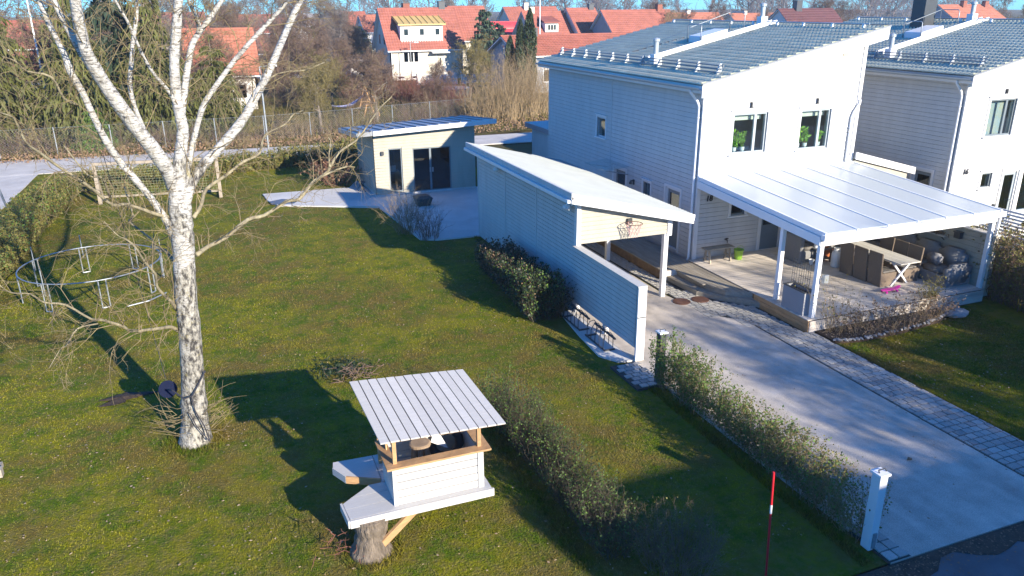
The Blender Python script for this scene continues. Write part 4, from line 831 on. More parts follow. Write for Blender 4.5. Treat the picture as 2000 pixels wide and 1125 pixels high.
BIRCH = {
'trunk':[(-1.01,14.83,-0.16,0.467),(-0.98,14.82,0.15,0.383),(-0.93,14.8,0.66,0.319),(-0.88,14.78,1.21,0.285),(-0.83,14.76,1.75,0.267),(-0.78,14.74,2.38,0.258),(-0.76,14.74,2.9,0.251),(-0.72,14.72,3.4,0.248),(-0.67,14.7,3.89,0.249),(-0.64,14.69,4.27,0.256),(-0.62,14.68,4.6,0.254),(-0.6,14.67,4.87,0.234),(-0.56,14.66,5.15,0.17),(-0.51,14.64,5.46,0.142),(-0.44,14.67,5.76,0.133),(-0.38,14.7,6.02,0.128),(-0.39,14.7,6.28,0.123),(-0.4,14.7,6.58,0.113),(-0.38,14.7,6.92,0.108),(-0.34,14.68,7.25,0.103),(-0.27,14.65,7.57,0.102),(-0.21,14.63,7.85,0.097),(-0.15,14.61,8.13,0.092),(-0.06,14.57,8.59,0.082),(0.01,14.65,9.2,0.069),(0.15,14.7,9.87,0.053),(0.23,14.68,10.58,0.036),(0.35,14.63,11.26,0.019)],
'limb_left':[(-0.67,14.7,5.01,0.135),(-0.71,14.5,5.37,0.158),(-0.87,14.35,5.78,0.154),(-1.05,14.2,6.15,0.146),(-1.2,14.05,6.48,0.139),(-1.35,13.89,6.84,0.131),(-1.44,13.71,7.12,0.124),(-1.51,13.52,7.41,0.11),(-1.52,13.42,7.69,0.104),(-1.51,13.31,7.95,0.103),(-1.48,13.19,8.26,0.094),(-1.43,13.06,8.72,0.078),(-1.38,12.83,9.27,0.058),(-1.3,12.69,9.85,0.036),(-1.25,12.67,10.37,0.019)],
'limb_left_b':[(-1.45,13.77,7.03,0.078),(-1.56,13.65,7.32,0.069),(-1.66,13.69,7.57,0.061),(-1.75,13.72,7.85,0.057),(-1.84,13.76,8.13,0.052),(-1.96,13.8,8.55,0.041),(-2.07,13.85,9.02,0.029),(-2.14,13.87,9.48,0.018)],
'limb_dark':[(-0.8,14.75,4.08,0.083),(-0.84,14.66,4.39,0.091),(-0.97,14.6,4.74,0.08),(-1.11,14.55,5.04,0.075),(-1.29,14.51,5.37,0.074),(-1.43,14.46,5.63,0.077),(-1.56,14.29,6.02,0.071),(-1.66,14.22,6.41,0.065),(-1.74,14.15,6.78,0.064),(-1.83,14.08,7.06,0.067),(-1.88,14.1,7.36,0.059),(-1.97,14.13,7.66,0.054),(-2.04,14.16,7.92,0.05),(-2.1,14.18,8.21,0.042),(-2.14,14.09,8.7,0.03),(-2.16,13.99,9.16,0.018)],
'limb_right':[(-0.52,14.64,4.74,0.118),(-0.39,14.7,5.06,0.117),(-0.15,14.82,5.36,0.114),(0.14,15.03,5.6,0.111),(0.45,15.23,5.87,0.108),(0.71,15.45,6.13,0.104),(0.92,15.59,6.43,0.1),(1.12,15.73,6.69,0.091),(1.3,15.87,6.97,0.087),(1.48,16.01,7.27,0.083),(1.66,16.05,7.59,0.078),(1.84,16.09,7.9,0.073),(2.04,16.12,8.22,0.063),(2.31,16.12,8.76,0.048),(2.55,16.14,9.38,0.033),(2.75,16.17,9.99,0.019)],
'limb_right_b':[(-0.49,14.63,5.06,0.09),(-0.38,14.8,5.38,0.072),(-0.28,14.87,5.68,0.068),(-0.14,14.93,6.06,0.063),(0.01,14.97,6.4,0.063),(0.24,14.99,6.7,0.058),(0.52,14.99,7.03,0.054),(0.78,15.0,7.3,0.054),(1.07,14.99,7.58,0.049),(1.31,15.01,7.8,0.045),(1.56,14.91,8.06,0.04),(1.87,14.79,8.41,0.031),(2.2,14.66,8.85,0.017)],
'limb_mid':[(-0.39,14.7,6.19,0.079),(-0.3,14.77,6.53,0.075),(-0.23,14.85,6.81,0.075),(-0.13,14.92,7.15,0.07),(-0.03,14.99,7.43,0.066),(0.13,15.03,7.64,0.057),(0.33,15.07,7.87,0.053),(0.52,15.1,8.11,0.048),(0.82,15.2,8.54,0.035),(1.04,15.22,9.03,0.022)],
'limb_mid_b':[(0.07,15.0,7.59,0.039),(0.12,14.93,7.76,0.039),(0.07,14.84,7.93,0.034),(0.0,14.76,8.13,0.03),(-0.07,14.68,8.52,0.021)],
'limb_up_left':[(-0.41,14.71,6.37,0.044),(-0.5,14.53,6.69,0.038),(-0.65,14.37,6.95,0.033),(-0.76,14.2,7.21,0.033),(-0.83,14.01,7.49,0.028),(-0.9,13.83,7.8,0.027),(-1.0,13.65,8.09,0.023),(-1.09,13.47,8.4,0.015)],
'limb_lichen':[(-0.93,14.42,5.92,0.047),(-1.0,14.51,6.21,0.047),(-1.07,14.64,6.49,0.047),(-1.09,14.75,6.82,0.047),(-1.02,14.84,7.14,0.047),(-0.95,14.91,7.46,0.047),(-0.85,14.98,7.82,0.038),(-0.77,15.06,8.21,0.034),(-0.67,15.13,8.69,0.021)],
'branch_right_low':[(-0.46,14.62,3.81,0.069),(-0.27,14.87,3.85,0.061),(0.07,15.06,3.98,0.058),(0.46,15.23,4.11,0.058),(0.86,15.4,4.23,0.054),(1.23,15.57,4.36,0.055),(1.52,15.68,4.51,0.056),(1.85,15.87,4.7,0.051),(2.18,15.96,4.92,0.047),(2.48,16.06,5.16,0.042),(2.78,16.16,5.47,0.031),(3.08,16.25,5.75,0.026),(3.39,16.35,6.01,0.021),(3.62,16.37,6.28,0.016)],
'branch_right_low_b':[(1.98,15.93,4.75,0.036),(2.27,15.92,4.83,0.031),(2.54,15.93,4.87,0.026),(2.77,15.94,4.93,0.021)],
'branch_right_low_c':[(2.23,15.94,4.96,0.031),(2.28,16.03,5.16,0.026),(2.28,16.03,5.37,0.021),(2.33,16.01,5.54,0.015)],
'branch_right_mid':[(-0.42,14.6,4.5,0.059),(-0.3,14.77,4.7,0.055),(-0.08,15.01,4.88,0.051),(0.21,15.22,5.07,0.047),(0.51,15.42,5.23,0.043),(0.82,15.63,5.38,0.039),(1.09,15.73,5.62,0.03),(1.37,15.84,5.85,0.025),(1.64,15.95,6.05,0.02),(1.82,15.99,6.14,0.015)],
'branch_right_far':[(0.93,15.58,6.39,0.038),(1.27,15.88,6.69,0.029),(1.59,16.19,6.75,0.025),(1.93,16.48,6.82,0.02),(2.33,16.76,6.92,0.016)],
'branch_left_long':[(-0.78,14.74,4.5,0.055),(-1.04,14.52,4.7,0.049),(-1.32,14.31,4.87,0.043),(-1.59,14.09,5.03,0.042),(-1.83,13.86,5.29,0.037),(-2.01,13.61,5.5,0.036),(-2.18,13.36,5.74,0.035),(-2.3,13.08,5.99,0.03),(-2.39,12.9,6.21,0.026),(-2.5,12.73,6.49,0.018),(-2.55,12.53,6.65,0.014),(-2.68,12.37,6.88,0.008)],
'branch_left_2':[(-0.86,14.77,3.69,0.051),(-1.05,15.17,3.72,0.052),(-1.24,15.57,3.71,0.043),(-1.34,15.82,3.87,0.029),(-1.46,16.08,4.1,0.029),(-1.54,16.32,4.35,0.025),(-1.63,16.57,4.61,0.02),(-1.69,16.81,4.87,0.015)],
'branch_left_3':[(-0.95,14.81,2.75,0.057),(-1.08,14.54,3.01,0.051),(-1.16,14.25,3.37,0.04),(-1.21,14.05,3.68,0.035),(-1.27,13.86,4.02,0.03),(-1.35,13.68,4.33,0.025),(-1.45,13.61,4.51,0.021),(-1.54,13.43,4.65,0.012),(-1.68,13.37,4.84,0.012)],
'branch_left_4':[(-0.95,14.81,2.3,0.062),(-1.08,14.64,2.43,0.057),(-1.3,14.3,2.63,0.046),(-1.54,13.97,2.83,0.04),(-1.77,13.62,3.02,0.039),(-1.97,13.27,3.26,0.033),(-2.15,12.91,3.51,0.028),(-2.36,12.67,3.71,0.027),(-2.52,12.41,3.94,0.022),(-2.67,12.15,4.15,0.018),(-2.83,12.0,4.32,0.014),(-2.88,11.8,4.5,0.01)],
'branch_left_4b':[(-2.04,13.3,3.22,0.021),(-2.26,13.17,3.22,0.02),(-2.47,13.04,3.15,0.016),(-2.61,12.88,3.04,0.012),(-2.79,12.73,2.94,0.01)],
'branch_left_5':[(-1.62,14.1,5.09,0.034),(-1.71,13.81,5.54,0.024),(-1.85,13.66,5.66,0.02),(-2.02,13.51,6.01,0.016)],
'branch_left_top':[(-1.85,14.19,6.58,0.036),(-1.96,13.91,6.81,0.031),(-2.09,13.64,6.99,0.027),(-2.26,13.39,7.12,0.022),(-2.43,13.24,7.28,0.018),(-2.58,13.08,7.46,0.011)],
}
# ------------------------------------------------------------------ birch bark: white, cross-marked, dark and fissured at the foot
def birchmat():
    m = bpy.data.materials.new('birch_bark'); m.use_nodes = True; n = m.node_tree.nodes; L = m.node_tree.links; b = n['Principled BSDF']
    b.inputs['Roughness'].default_value = .75
    g = n.new('ShaderNodeNewGeometry'); sep = n.new('ShaderNodeSeparateXYZ'); L.new(g.outputs['Position'], sep.inputs[0])
    def noise(scale, vec, det=5):
        mp = n.new('ShaderNodeMapping'); mp.inputs['Scale'].default_value = vec; L.new(g.outputs['Position'], mp.inputs[0])
        z = n.new('ShaderNodeTexNoise'); z.inputs['Scale'].default_value = scale; z.inputs['Detail'].default_value = det; z.inputs['Roughness'].default_value = .7; L.new(mp.outputs[0], z.inputs['Vector']); return z.outputs[0]
    def ramp(src, p0, c0, p1, c1):
        r = n.new('ShaderNodeValToRGB'); L.new(src, r.inputs[0]); e = r.color_ramp.elements; e[0].position = p0; e[0].color = (*c0,1); e[1].position = p1; e[1].color = (*c1,1); return r.outputs[0]
    marks = ramp(noise(5.5, (1.5,1.5,8)), .38, (.11,.10,.09), 0.52, (.47,.455,.42))
    fiss = ramp(noise(9.0, (1.6,1.6,.7)), .42, (.035,.032,.03), .60, (.36,.34,.29))
    patch = ramp(noise(2.2, (1,1,.8)), .45, (0,0,0), .58, (1,1,1))
    hgt = n.new('ShaderNodeMapRange'); hgt.inputs['From Min'].default_value = 6.4; hgt.inputs['From Max'].default_value = 2.4; L.new(sep.outputs[2], hgt.inputs[0])
    mul = n.new('ShaderNodeMath'); mul.operation = 'MULTIPLY_ADD'; mul.inputs[1].default_value = .9; mul.inputs[2].default_value = 0; L.new(patch, mul.inputs[0])
    ad = n.new('ShaderNodeMath'); ad.operation = 'ADD'; L.new(mul.outputs[0], ad.inputs[0]); L.new(hgt.outputs[0], ad.inputs[1])
    sm = n.new('ShaderNodeMapRange'); sm.inputs['From Min'].default_value = .75; sm.inputs['From Max'].default_value = 1.15; L.new(ad.outputs[0], sm.inputs[0])
    mx = n.new('ShaderNodeMix'); mx.data_type = 'RGBA'; L.new(sm.outputs[0], mx.inputs[0]); L.new(marks, mx.inputs[6]); L.new(fiss, mx.inputs[7])
    lich = ramp(noise(6.0, (1,1,1)), .60, (0,0,0), .70, (1,1,1)); mx2 = n.new('ShaderNodeMix'); mx2.data_type = 'RGBA'
    ml = n.new('ShaderNodeMath'); ml.operation = 'MULTIPLY'; ml.inputs[1].default_value = .45; L.new(lich, ml.inputs[0]); L.new(ml.outputs[0], mx2.inputs[0]); L.new(mx.outputs[2], mx2.inputs[6]); mx2.inputs[7].default_value = (.32,.27,.09,1)
    L.new(mx2.outputs[2], b.inputs['Base Color'])
    bp = n.new('ShaderNodeBump'); bp.inputs['Strength'].default_value = .8; bp.inputs['Distance'].default_value = .05; L.new(noise(14, (1,1,.6)), bp.inputs['Height']); L.new(bp.outputs[0], b.inputs['Normal'])
    MATS['birch_bark'] = m
birchmat()
mat('birch_limb', (.46,.44,.40), .75, .0, 9, .3, 30, col2=(.60,.58,.54), stretch=(1,1,3))
mat('birch_branch', (.11,.09,.06), .8, .0, 7, .3, 40, col2=(.34,.30,.19))
mat('birch_twig', (.13,.095,.06), .8, .0, 3, col2=(.26,.21,.10))
def smooth_poly(P, sub=3):
    """Catmull-Rom through rows of x y z r"""
    P = np.array(P, float); Q = np.vstack([2*P[0]-P[1], P, 2*P[-1]-P[-2]]); out = []
    for i in range(1, len(Q)-2):
        for k in range(sub):
            t = k/sub; a, b, c, d = Q[i-1], Q[i], Q[i+1], Q[i+2]
            out.append(.5*((2*b)+(-a+c)*t+(2*a-5*b+4*c-d)*t*t+(-a+3*b-3*c+d)*t**3))
    out.append(P[-1]); out = np.array(out); out[:, 3] = np.maximum(out[:, 3], .004); return out
def tubes_np(Q, n=10, knob=0.0, rg=None):
    m = MB(); r = Q[:, 3].copy()
    if knob: r *= 1+knob*rg.normal(size=len(r))
    m.tube([tuple(p) for p in Q[:, :3]], list(r), n); return m
birch = thing('birch_tree', 'bare white-barked birch forking into several limbs over the lawn', 'tree', (-1.0,14.8,0))
rg = np.random.default_rng(3); S = []
for name, P in BIRCH.items():
    Q = np.array(P, float); Q[:, 3] *= .76 if name == 'trunk' else (.78 if name.startswith('limb') else .62); big_ = name == 'trunk' or name.startswith('limb')
    if not big_: Q[1:, :3] += rg.normal(size=(len(Q)-1, 3))*.05
    Q = smooth_poly(Q, 4 if big_ else 3)
    big = name == 'trunk'; limb = name.startswith('limb')
    mb = tubes_np(Q, 20 if big else 10, .03, rg)
    mb.build('trunk' if big else ('limb' if limb else 'branch'), 'birch_bark' if (big or limb) else 'birch_branch', birch, smooth=True)
    # side shoots and twigs
    L_ = len(Q)
    for i in range(1 if not big else int(L_*.6), L_-1):
        if Q[i, 3] > .10: continue
        nk = 1
        for _ in range(nk):
            if rg.random() < (.45 if (limb or big) else .10): continue
            d = Q[i+1, :3]-Q[i, :3]; d /= np.linalg.norm(d)+1e-6
            a = rg.normal(size=3); a -= d*(a@d); a /= np.linalg.norm(a)+1e-6; e = d*.6+a*.8; e[2] += .25
            p = Q[i, :3].copy(); ln = rg.uniform(.15,.42); rr = min(Q[i, 3]*.45, .010)
            for s in range(rg.integers(3,6)):
                q = p+e/np.linalg.norm(e)*ln; S.append([*p, *q, rr, rr*.72]); rr *= .72; p = q; ln *= .85
                e = e+rg.normal(size=3)*.45; e[2] -= .12*s
                for _k in range(rg.integers(1,4)):
                    h = e/np.linalg.norm(e)+rg.normal(size=3)*.8; h /= np.linalg.norm(h); l2 = rg.uniform(.1,.3); w = p+h*l2
                    S.append([*p, *w, max(rr*.7,.0028), .0023]); h2 = h+rg.normal(size=3)*.6; h2[2] -= .3; S.append([*w, *(w+h2/np.linalg.norm(h2)*l2*.7), .0023, .0016])
V_, F_ = segs_arrays(S, 4); npmesh('twigs', V_, F_, 'birch_twig', birch, kind='stuff')
S = []      # epicormic shoots round the foot
for i in range(70):
    a = rg.uniform(0,6.28); p = np.array([-1.0+.33*math.cos(a),14.8+.33*math.sin(a),rg.uniform(.05,.9)]); e = np.array([math.cos(a),math.sin(a),rg.uniform(.1,.9)]); r = .007
    for s in range(3):
        q = p+e/np.linalg.norm(e)*rg.uniform(.12,.28); S.append([*p,*q,r,r*.7]); p = q; r *= .7; e = e+rg.normal(size=3)*.4
V_, F_ = segs_arrays(S, 4); npmesh('foot_shoots', V_, F_, 'birch_twig', birch, kind='stuff')
sw = thing('disc_swing', 'dark blue round swing seat roped to the birch trunk', 'swing', (-1.45,15.6,.8))
bm_ = bmesh.new(); bmesh.ops.create_cone(bm_, cap_ends=True, segments=24, radius1=.17, radius2=.17, depth=.035)
bmesh.ops.rotate(bm_, verts=bm_.verts, matrix=Matrix.Rotation(R(62),3,'X') @ Matrix.Rotation(R(-8),3,'Y')); bmesh.ops.translate(bm_, verts=bm_.verts, vec=(-1.36,15.15,1.02))
me = bpy.data.meshes.new('seat'); bm_.to_mesh(me); bm_.free(); link('seat', me, 'plastic_blue', sw)
ropes = MB(); ropes.tube([(-1.36,15.12,1.02),(-1.25,14.72,1.18),(-1.05,14.47,1.08),(-.9,14.47,1.12),(-.62,14.62,1.52)], .016, 6)
ropes.tube([(-.92,14.47,1.1),(-.90,14.46,.8),(-.78,14.44,.45),(-.72,14.42,.12)], .012, 6); ropes.tube([(-1.0,14.46,.78),(-.92,14.43,.5),(-.74,14.42,.14)], .010, 6); ropes.tube([(-1.36,15.2,1.1),(-1.7,16.5,3.2),(-1.95,17.1,5.4)], .006, 5)
ropes.build('rope', 'rope', sw)
# ------------------------------------------------------------------ tree house on a stump
th = thing('tree_house', 'small white plank play hut on a tree stump with slanting plank roof', 'play hut', (1.6,10.1,0))
pz = .70
plat = MB().prism([(1.25,10.12,pz-.10),(3.54,10.12,pz-.10),(3.54,11.78,pz-.10),(1.92,11.78,pz-.10),(1.92,10.93,pz-.10),(1.70,10.93,pz-.10),(1.22,10.58,pz-.10)], (0,0,.08)).build('platform', 'wood_white', th)
for i in range(6):      # floor boards over the frame
    y0 = 10.13+i*.279; x0 = 1.26 if i < 2 else 1.94
    if i == 0: poly = [(1.26,y0),(3.53,y0),(3.53,y0+.272),(1.235,y0+.272)]
    elif i == 1: poly = [(1.235,y0),(3.53,y0),(3.53,y0+.272),(1.36,y0+.272),(1.225,y0+.165)]
    elif i == 2: poly = [(1.37,y0),(3.53,y0),(3.53,y0+.272),(1.71,y0+.25)]
    else: poly = [(1.94,y0),(3.53,y0),(3.53,y0+.272),(1.94,y0+.272)]
    MB().prism([(x, y, pz-.018) for x, y in poly], (0,0,.02)).build('floor_board', 'wood_white', plat)
MB().box(1.25,3.56,10.085,10.118,pz-.13,pz+.002).build('edge_board', 'wood_white', plat)
MB().hexa([(1.18,10.60,pz-.13),(1.22,10.10,pz-.13),(1.25,10.10,pz-.13),(1.215,10.60,pz-.13)],[(1.18,10.60,pz),(1.22,10.10,pz),(1.25,10.10,pz),(1.215,10.60,pz)]).build('edge_board', 'wood_white', plat)
wing = MB().prism([(1.92,11.05,pz-.09),(1.93,11.80,pz-.09),(1.27,11.83,pz-.09),(1.24,11.66,pz-.09),(1.40,11.32,pz-.09)], (0,0,.09)).build('rear_wing', 'wood_white', th)
MB().beam((1.24,11.66,pz-.06),(1.40,11.32,pz-.06),.025,.13).build('edge_board', 'wood_white', wing); MB().beam((1.40,11.32,pz-.06),(1.92,11.04,pz-.06),.025,.13).build('edge_board', 'wood_raw', wing)
# walls: five boards in front, ends, rear rail
X0, X1, Y0, Y1 = 1.97, 3.42, 10.23, 11.55
for i in range(5):
    z = pz+.006+i*.136
    MB().box(X0+.05,X1-.06,Y0-.012,Y0+.016,z,z+.122).build('wall_board', 'wood_white', th)
    MB().box(X0-.0,X0+.026,Y0+.03,Y1-.52,z,z+.131).build('wall_board', 'wood_white', th); MB().box(X1-.026,X1,Y0+.03,Y1,z,z+.131).build('wall_board', 'wood_white', th)
    MB().box(X0+.05,X1-.05,Y1-.02,Y1+.008,z,z+.131).build('wall_board', 'wood_pale', th)
MB().box(X0-.01,X0+.048,Y0-.016,Y0+.03,pz,pz+.69).build('corner_board', 'wood_white', th); MB().box(X1-.085,X1+.01,Y0-.03,Y0-.0,pz,pz+.69).build('corner_board', 'wood_white', th)
MB().box(X0-.10,X1+.12,Y0-.10,Y0+.075,pz+.692,pz+.725).build('counter', 'wood_raw', th); MB().box(X0-.10,X0+.07,Y0+.08,Y1-.5,pz+.69,pz+.722).build('counter', 'wood_raw', th); MB().box(X1-.07,X1+.12,Y0+.08,Y1+.03,pz+.69,pz+.722).build('counter', 'wood_raw', th); MB().box(X0,X1-.08,Y1-.05,Y1+.03,pz+.69,pz+.722).build('counter', 'wood_raw', th)
BL, BR, FR, FL = Vector((1.63,11.66,2.22)), Vector((3.58,11.64,2.10)), Vector((3.76,10.04,1.86)), Vector((1.77,10.02,1.95))
def rp(a, b): return FL.lerp(FR, a).lerp(BL.lerp(BR, a), b)
for a, b in ((.13,.12),(.93,.14),(.14,.90),(.92,.90)):
    p = rp(a, b); x = X0+.05 if a < .5 else X1-.04; y = Y0+.05 if b < .5 else Y1-.03; MB().box(x-.03,x+.03,y-.03,y+.03,pz,p.z-.055).build('post', 'wood_raw', th)
rf = MB().beam(rp(.03,.10)-Vector((0,0,.04)), rp(.97,.10)-Vector((0,0,.04)),.05,.05).build('roof', 'wood_raw', th)
MB().beam(rp(.03,.90)-Vector((0,0,.04)), rp(.97,.90)-Vector((0,0,.04)),.05,.05).build('purlin', 'wood_raw', rf)
ul = [rp(.01,.01),rp(.99,.01),rp(.99,.99),rp(.01,.99)]; MB().hexa([q-Vector((0,0,.014)) for q in ul],[q-Vector((0,0,.003)) for q in ul]).build('gap_shade_sheet', 'wood_dark', rf)  # dark sheet added below the planks: darkens the gaps, keeps their shadow solid
for i in range(13):
    a0, a1 = i/13+.0042, (i+1)/13-.0042; c = [rp(a0,0),rp(a1,0),rp(a1,1),rp(a0,1)]; o = Vector((0,0,.022)); dz = Vector((0,0,random.uniform(0,.006)))
    MB().hexa([q+dz for q in c],[q+o+dz for q in c]).build('roof_plank', 'wood_white', rf)
MB().beam((1.70,10.02,.22),(2.55,10.42,.60),.05,.13).build('brace', 'wood_raw', th); MB().beam((1.45,10.2,.55),(1.62,10.25,.30),.04,.09).build('brace', 'wood_raw', th)
MB().prism([(1.98,10.55,pz+.02),(1.995,11.0,pz+.02),(1.995,11.0,1.55),(1.98,10.75,1.62)], (.02,0,0)).build('side_panel', 'wood_raw', th)
sm_ = MB(); pts = [(1.55,10.22,-.06,.36),(1.56,10.22,.08,.29),(1.57,10.23,.25,.26),(1.58,10.24,.45,.25),(1.58,10.25,.60,.25)]
Q = smooth_poly(pts, 4); tubes_np(Q, 18, .05, rg).build('stump', 'bark_old', th, smooth=True)
mat('stool_wood', (.30,.22,.15), .7, .2, 5)
def stool(l, x, y, r, tilt=0):
    t = thing('stool', l, 'stool', (x,y,pz), 'stools in the play hut')
    MB().lathe([(r,.50),(r*1.05,.52),(r*1.05,.55),(r*.9,.565)], (x,y,pz), 18).build('seat', 'stool_wood', t)
    for k in range(7): a = 2*math.pi*k/7; MB().beam((x+r*.95*math.cos(a),y+r*.95*math.sin(a),pz),(x+r*.7*math.cos(a),y+r*.7*math.sin(a),pz+.50),.045,.03).build('leg', 'stool_wood', t)
stool('round wooden stool with slatted sides in the play hut', 2.60,11.0,.17)
tag(MB().prism([(2.78,11.0,1.22),(3.02,10.85,1.14),(2.90,11.12,1.40)], (.015,.01,.0)).build('paper_sign', 'enamel_white'), 'white card tent standing behind the stool in the play hut', 'sign')
tr_ = thing('car_tyre', 'black car tyre leaning inside the play hut', 'tyre', (3.08,11.1,pz))
MB().tube([(3.08+.24*math.cos(a),11.12+.10*math.sin(a)*.0+.02,pz+.36+.24*math.sin(a)) for a in np.linspace(0,2*math.pi,21)[:-1]], .075, 8, closed=True).build('tread', 'metal_dark', tr_, smooth=True)
# brush pile, stray stump wood
def scribble(name, label, cat, c, r, h, n, m, rad=.012, seed=1):
    g = np.random.default_rng(seed); S = []
    for i in range(n):
        p = np.array([c[0]+g.normal()*r*.5, c[1]+g.normal()*r*.4, abs(g.normal())*h*.5+.02]); d = g.normal(size=3)*[1,.8,.25]; d /= np.linalg.norm(d); rr = rad*g.uniform(.5,1.4)
        for s in range(3): 
            q = p+d*g.uniform(.12,.3)*r; q[2] = max(q[2],.02); S.append([*p,*q,rr,rr*.75]); p = q; rr *= .75; d = d+g.normal(size=3)*.35; d /= np.linalg.norm(d)
    V, F = segs_arrays(S, 4); return tag(npmesh(name, V, F, m, kind='stuff'), label, cat)
o = scribble('brush_pile', 'pile of cut branches on the lawn behind the play hut', 'branches', (2.5,16.4), .45, .3, 70, 'twig_brown', .012, 4)
P = rng.normal(size=(500,3))*[.35,.25,.08]+[2.2,16.75,.1]; P[:, 2] = np.abs(P[:, 2]); V_, F_ = leaf_arrays(P, np.full(500,.10), rng, aspect=.25); npmesh('fir_sprigs', V_, F_, 'needle_dark', o, kind='stuff')
scribble('twig_heap', 'reddish twigs leaning on the play hut stump', 'branches', (1.12,10.15), .35, .5, 26, 'twig_red', .008, 8)
# ------------------------------------------------------------------ trampoline frame
tc = np.array([-3.75,25.35]); tr0 = 1.93
tp_ = thing('trampoline_frame', 'bare metal ring frame of a round trampoline standing on the lawn', 'trampoline frame', (tc[0],tc[1],0))
ring = [(tc[0]+tr0*math.cos(a), tc[1]+tr0*1.0*math.sin(a), .84) for a in np.linspace(0,2*math.pi,49)[:-1]]
MB().tube(ring, .019, 8, closed=True).build('ring', 'galvanised', tp_, smooth=True)
for k in range(8):
    a = 2*math.pi*(k+.3)/8; t_ = np.array([-math.sin(a), math.cos(a)]); c = tc+tr0*np.array([math.cos(a), math.sin(a)]); 
    a_, b_ = c+t_*.10, c-t_*.10
    MB().tube([(*a_,.84),(*a_,.02)], .02, 8).build('leg', 'galvanised', tp_); MB().tube([(*b_,.84),(*b_,.02)], .02, 8).build('leg', 'galvanised', tp_)
    MB().tube([(*a_,.02),(*b_,.02)], .02, 8).build('foot', 'galvanised', tp_)
    if k in (0,2,3,5): MB().tube([(*(c*1.0+(c-tc)*.02),.5),(*(c+(c-tc)*.02),1.25)], .016, 8).build('net_pole', 'galvanised', tp_)
tag(MB().tube([(-2.75,23.3,.03),(-2.2,23.55,.03),(-1.75,24.1,.03)], .022, 8).build('metal_tube', 'galvanised'), 'loose curved metal tube lying on the grass by the trampoline frame', 'tube')
# ------------------------------------------------------------------ football goal
mat('goal_wood', (.30,.255,.20), .8, .2, 4, .2, 30)
gl = thing('football_goal', 'wooden football goal with green net at the back of the lawn', 'football goal', (-2.2,37,0))
gx0, gx1, gy, gh = -4.72, .22, 37.15, 1.75
for x, yy in ((gx0,gy+.35),(gx1,gy-.35)):
    MB().box(x-.07,x+.07,yy-.07,yy+.07,0,gh).build('post', 'goal_wood', gl); MB().beam((x,yy,gh-.1),(x,yy+1.25,.05),.06,.09).build('stay', 'goal_wood', gl); MB().box(x-.05,x+.05,yy+.05,yy+1.3,.0,.09).build('ground_rail', 'goal_wood', gl)
MB().beam((gx0-.07,gy+.35,gh),(gx1+.07,gy-.35,gh),.12,.12).build('crossbar', 'goal_wood', gl); MB().beam((gx0,gy+1.6,.05),(gx1,gy+.9,.05),.07,.09).build('rear_rail', 'goal_wood', gl)
nt_ = MB()
for i in range(37):
    q = i/36; x = gx0+(gx1-gx0)*q; y = gy+.35-.7*q; nt_.tube([(x,y,gh-.08),(x,y+.75,gh*.5-.05),(x,y+1.2,.06)], .005, 3)
for j in range(13):
    q = j/12; z = (gh-.08)*(1-q)+.06*q; dy = 1.2*q+.15*math.sin(q*3.14); nt_.tube([(gx0,gy+.35+dy,z),(gx1,gy-.35+dy,z)], .005, 3)
nt_.build('net', 'net_green', gl)
# ------------------------------------------------------------------ gate posts, snow pole, sandbox corner
def gatepost(l, x, y, h, m_='trim_white'):
    t = thing('gate_post', l, 'gate post', (x,y,0), 'posts along the driveway hedge')
    MB().box(x-.075,x+.075,y-.085,y+.085,0,h).build('shaft', m_, t, bevel=.006); MB().box(x-.10,x+.10,y-.105,y+.105,h,h+.035).build('cap', 'metal_white', t)
    MB().tube([(x-.05,y-.02,h+.035),(x-.05,y+.0,h+.075),(x+.07,y+.0,h+.075),(x+.09,y-.02,h+.04)], .012, 6).build('clasp', 'metal_dark', t); MB().box(x-.035,x+.035,y-.105,y-.088,.05,.32).build('bracket', 'galvanised', t)
gatepost('white gate post at the road end of the driveway hedge', 8.78,7.40,1.33); gatepost('dark gate post with metal cap at the house end of the driveway hedge', 8.74,13.52,1.22, 'metal_dark')
sp = thing('snow_pole', 'red plastic snow pole with a white band in front of the hedge', 'snow pole', (6.95,7.5,0))
for z0, z1, m_ in ((-.1,1.10,'plastic_red'),(1.10,1.25,'enamel_white'),(1.25,1.80,'plastic_red')): MB().cyl((6.9-.05*z0,7.47,z0),(6.9-.05*z1,7.47,z1),.017,n=10).build('shaft' if m_=='plastic_red' else 'reflective_band', m_, sp)
sb = thing('seesaw_end', 'weathered timber corner with a lime green plastic bar at the left edge', 'play equipment', (-4.5,14.9,0))
MB().box(-5.2,-4.28,14.72,14.86,.0,.16).build('plank', 'deck_old', sb); MB().box(-5.2,-4.34,14.87,15.15,.0,.10).build('plank', 'deck_old', sb); MB().beam((-4.9,15.05,.32),(-4.42,14.86,.12),.06,.05).build('bar', mat('lime', (.25,.62,.18), .4), sb)
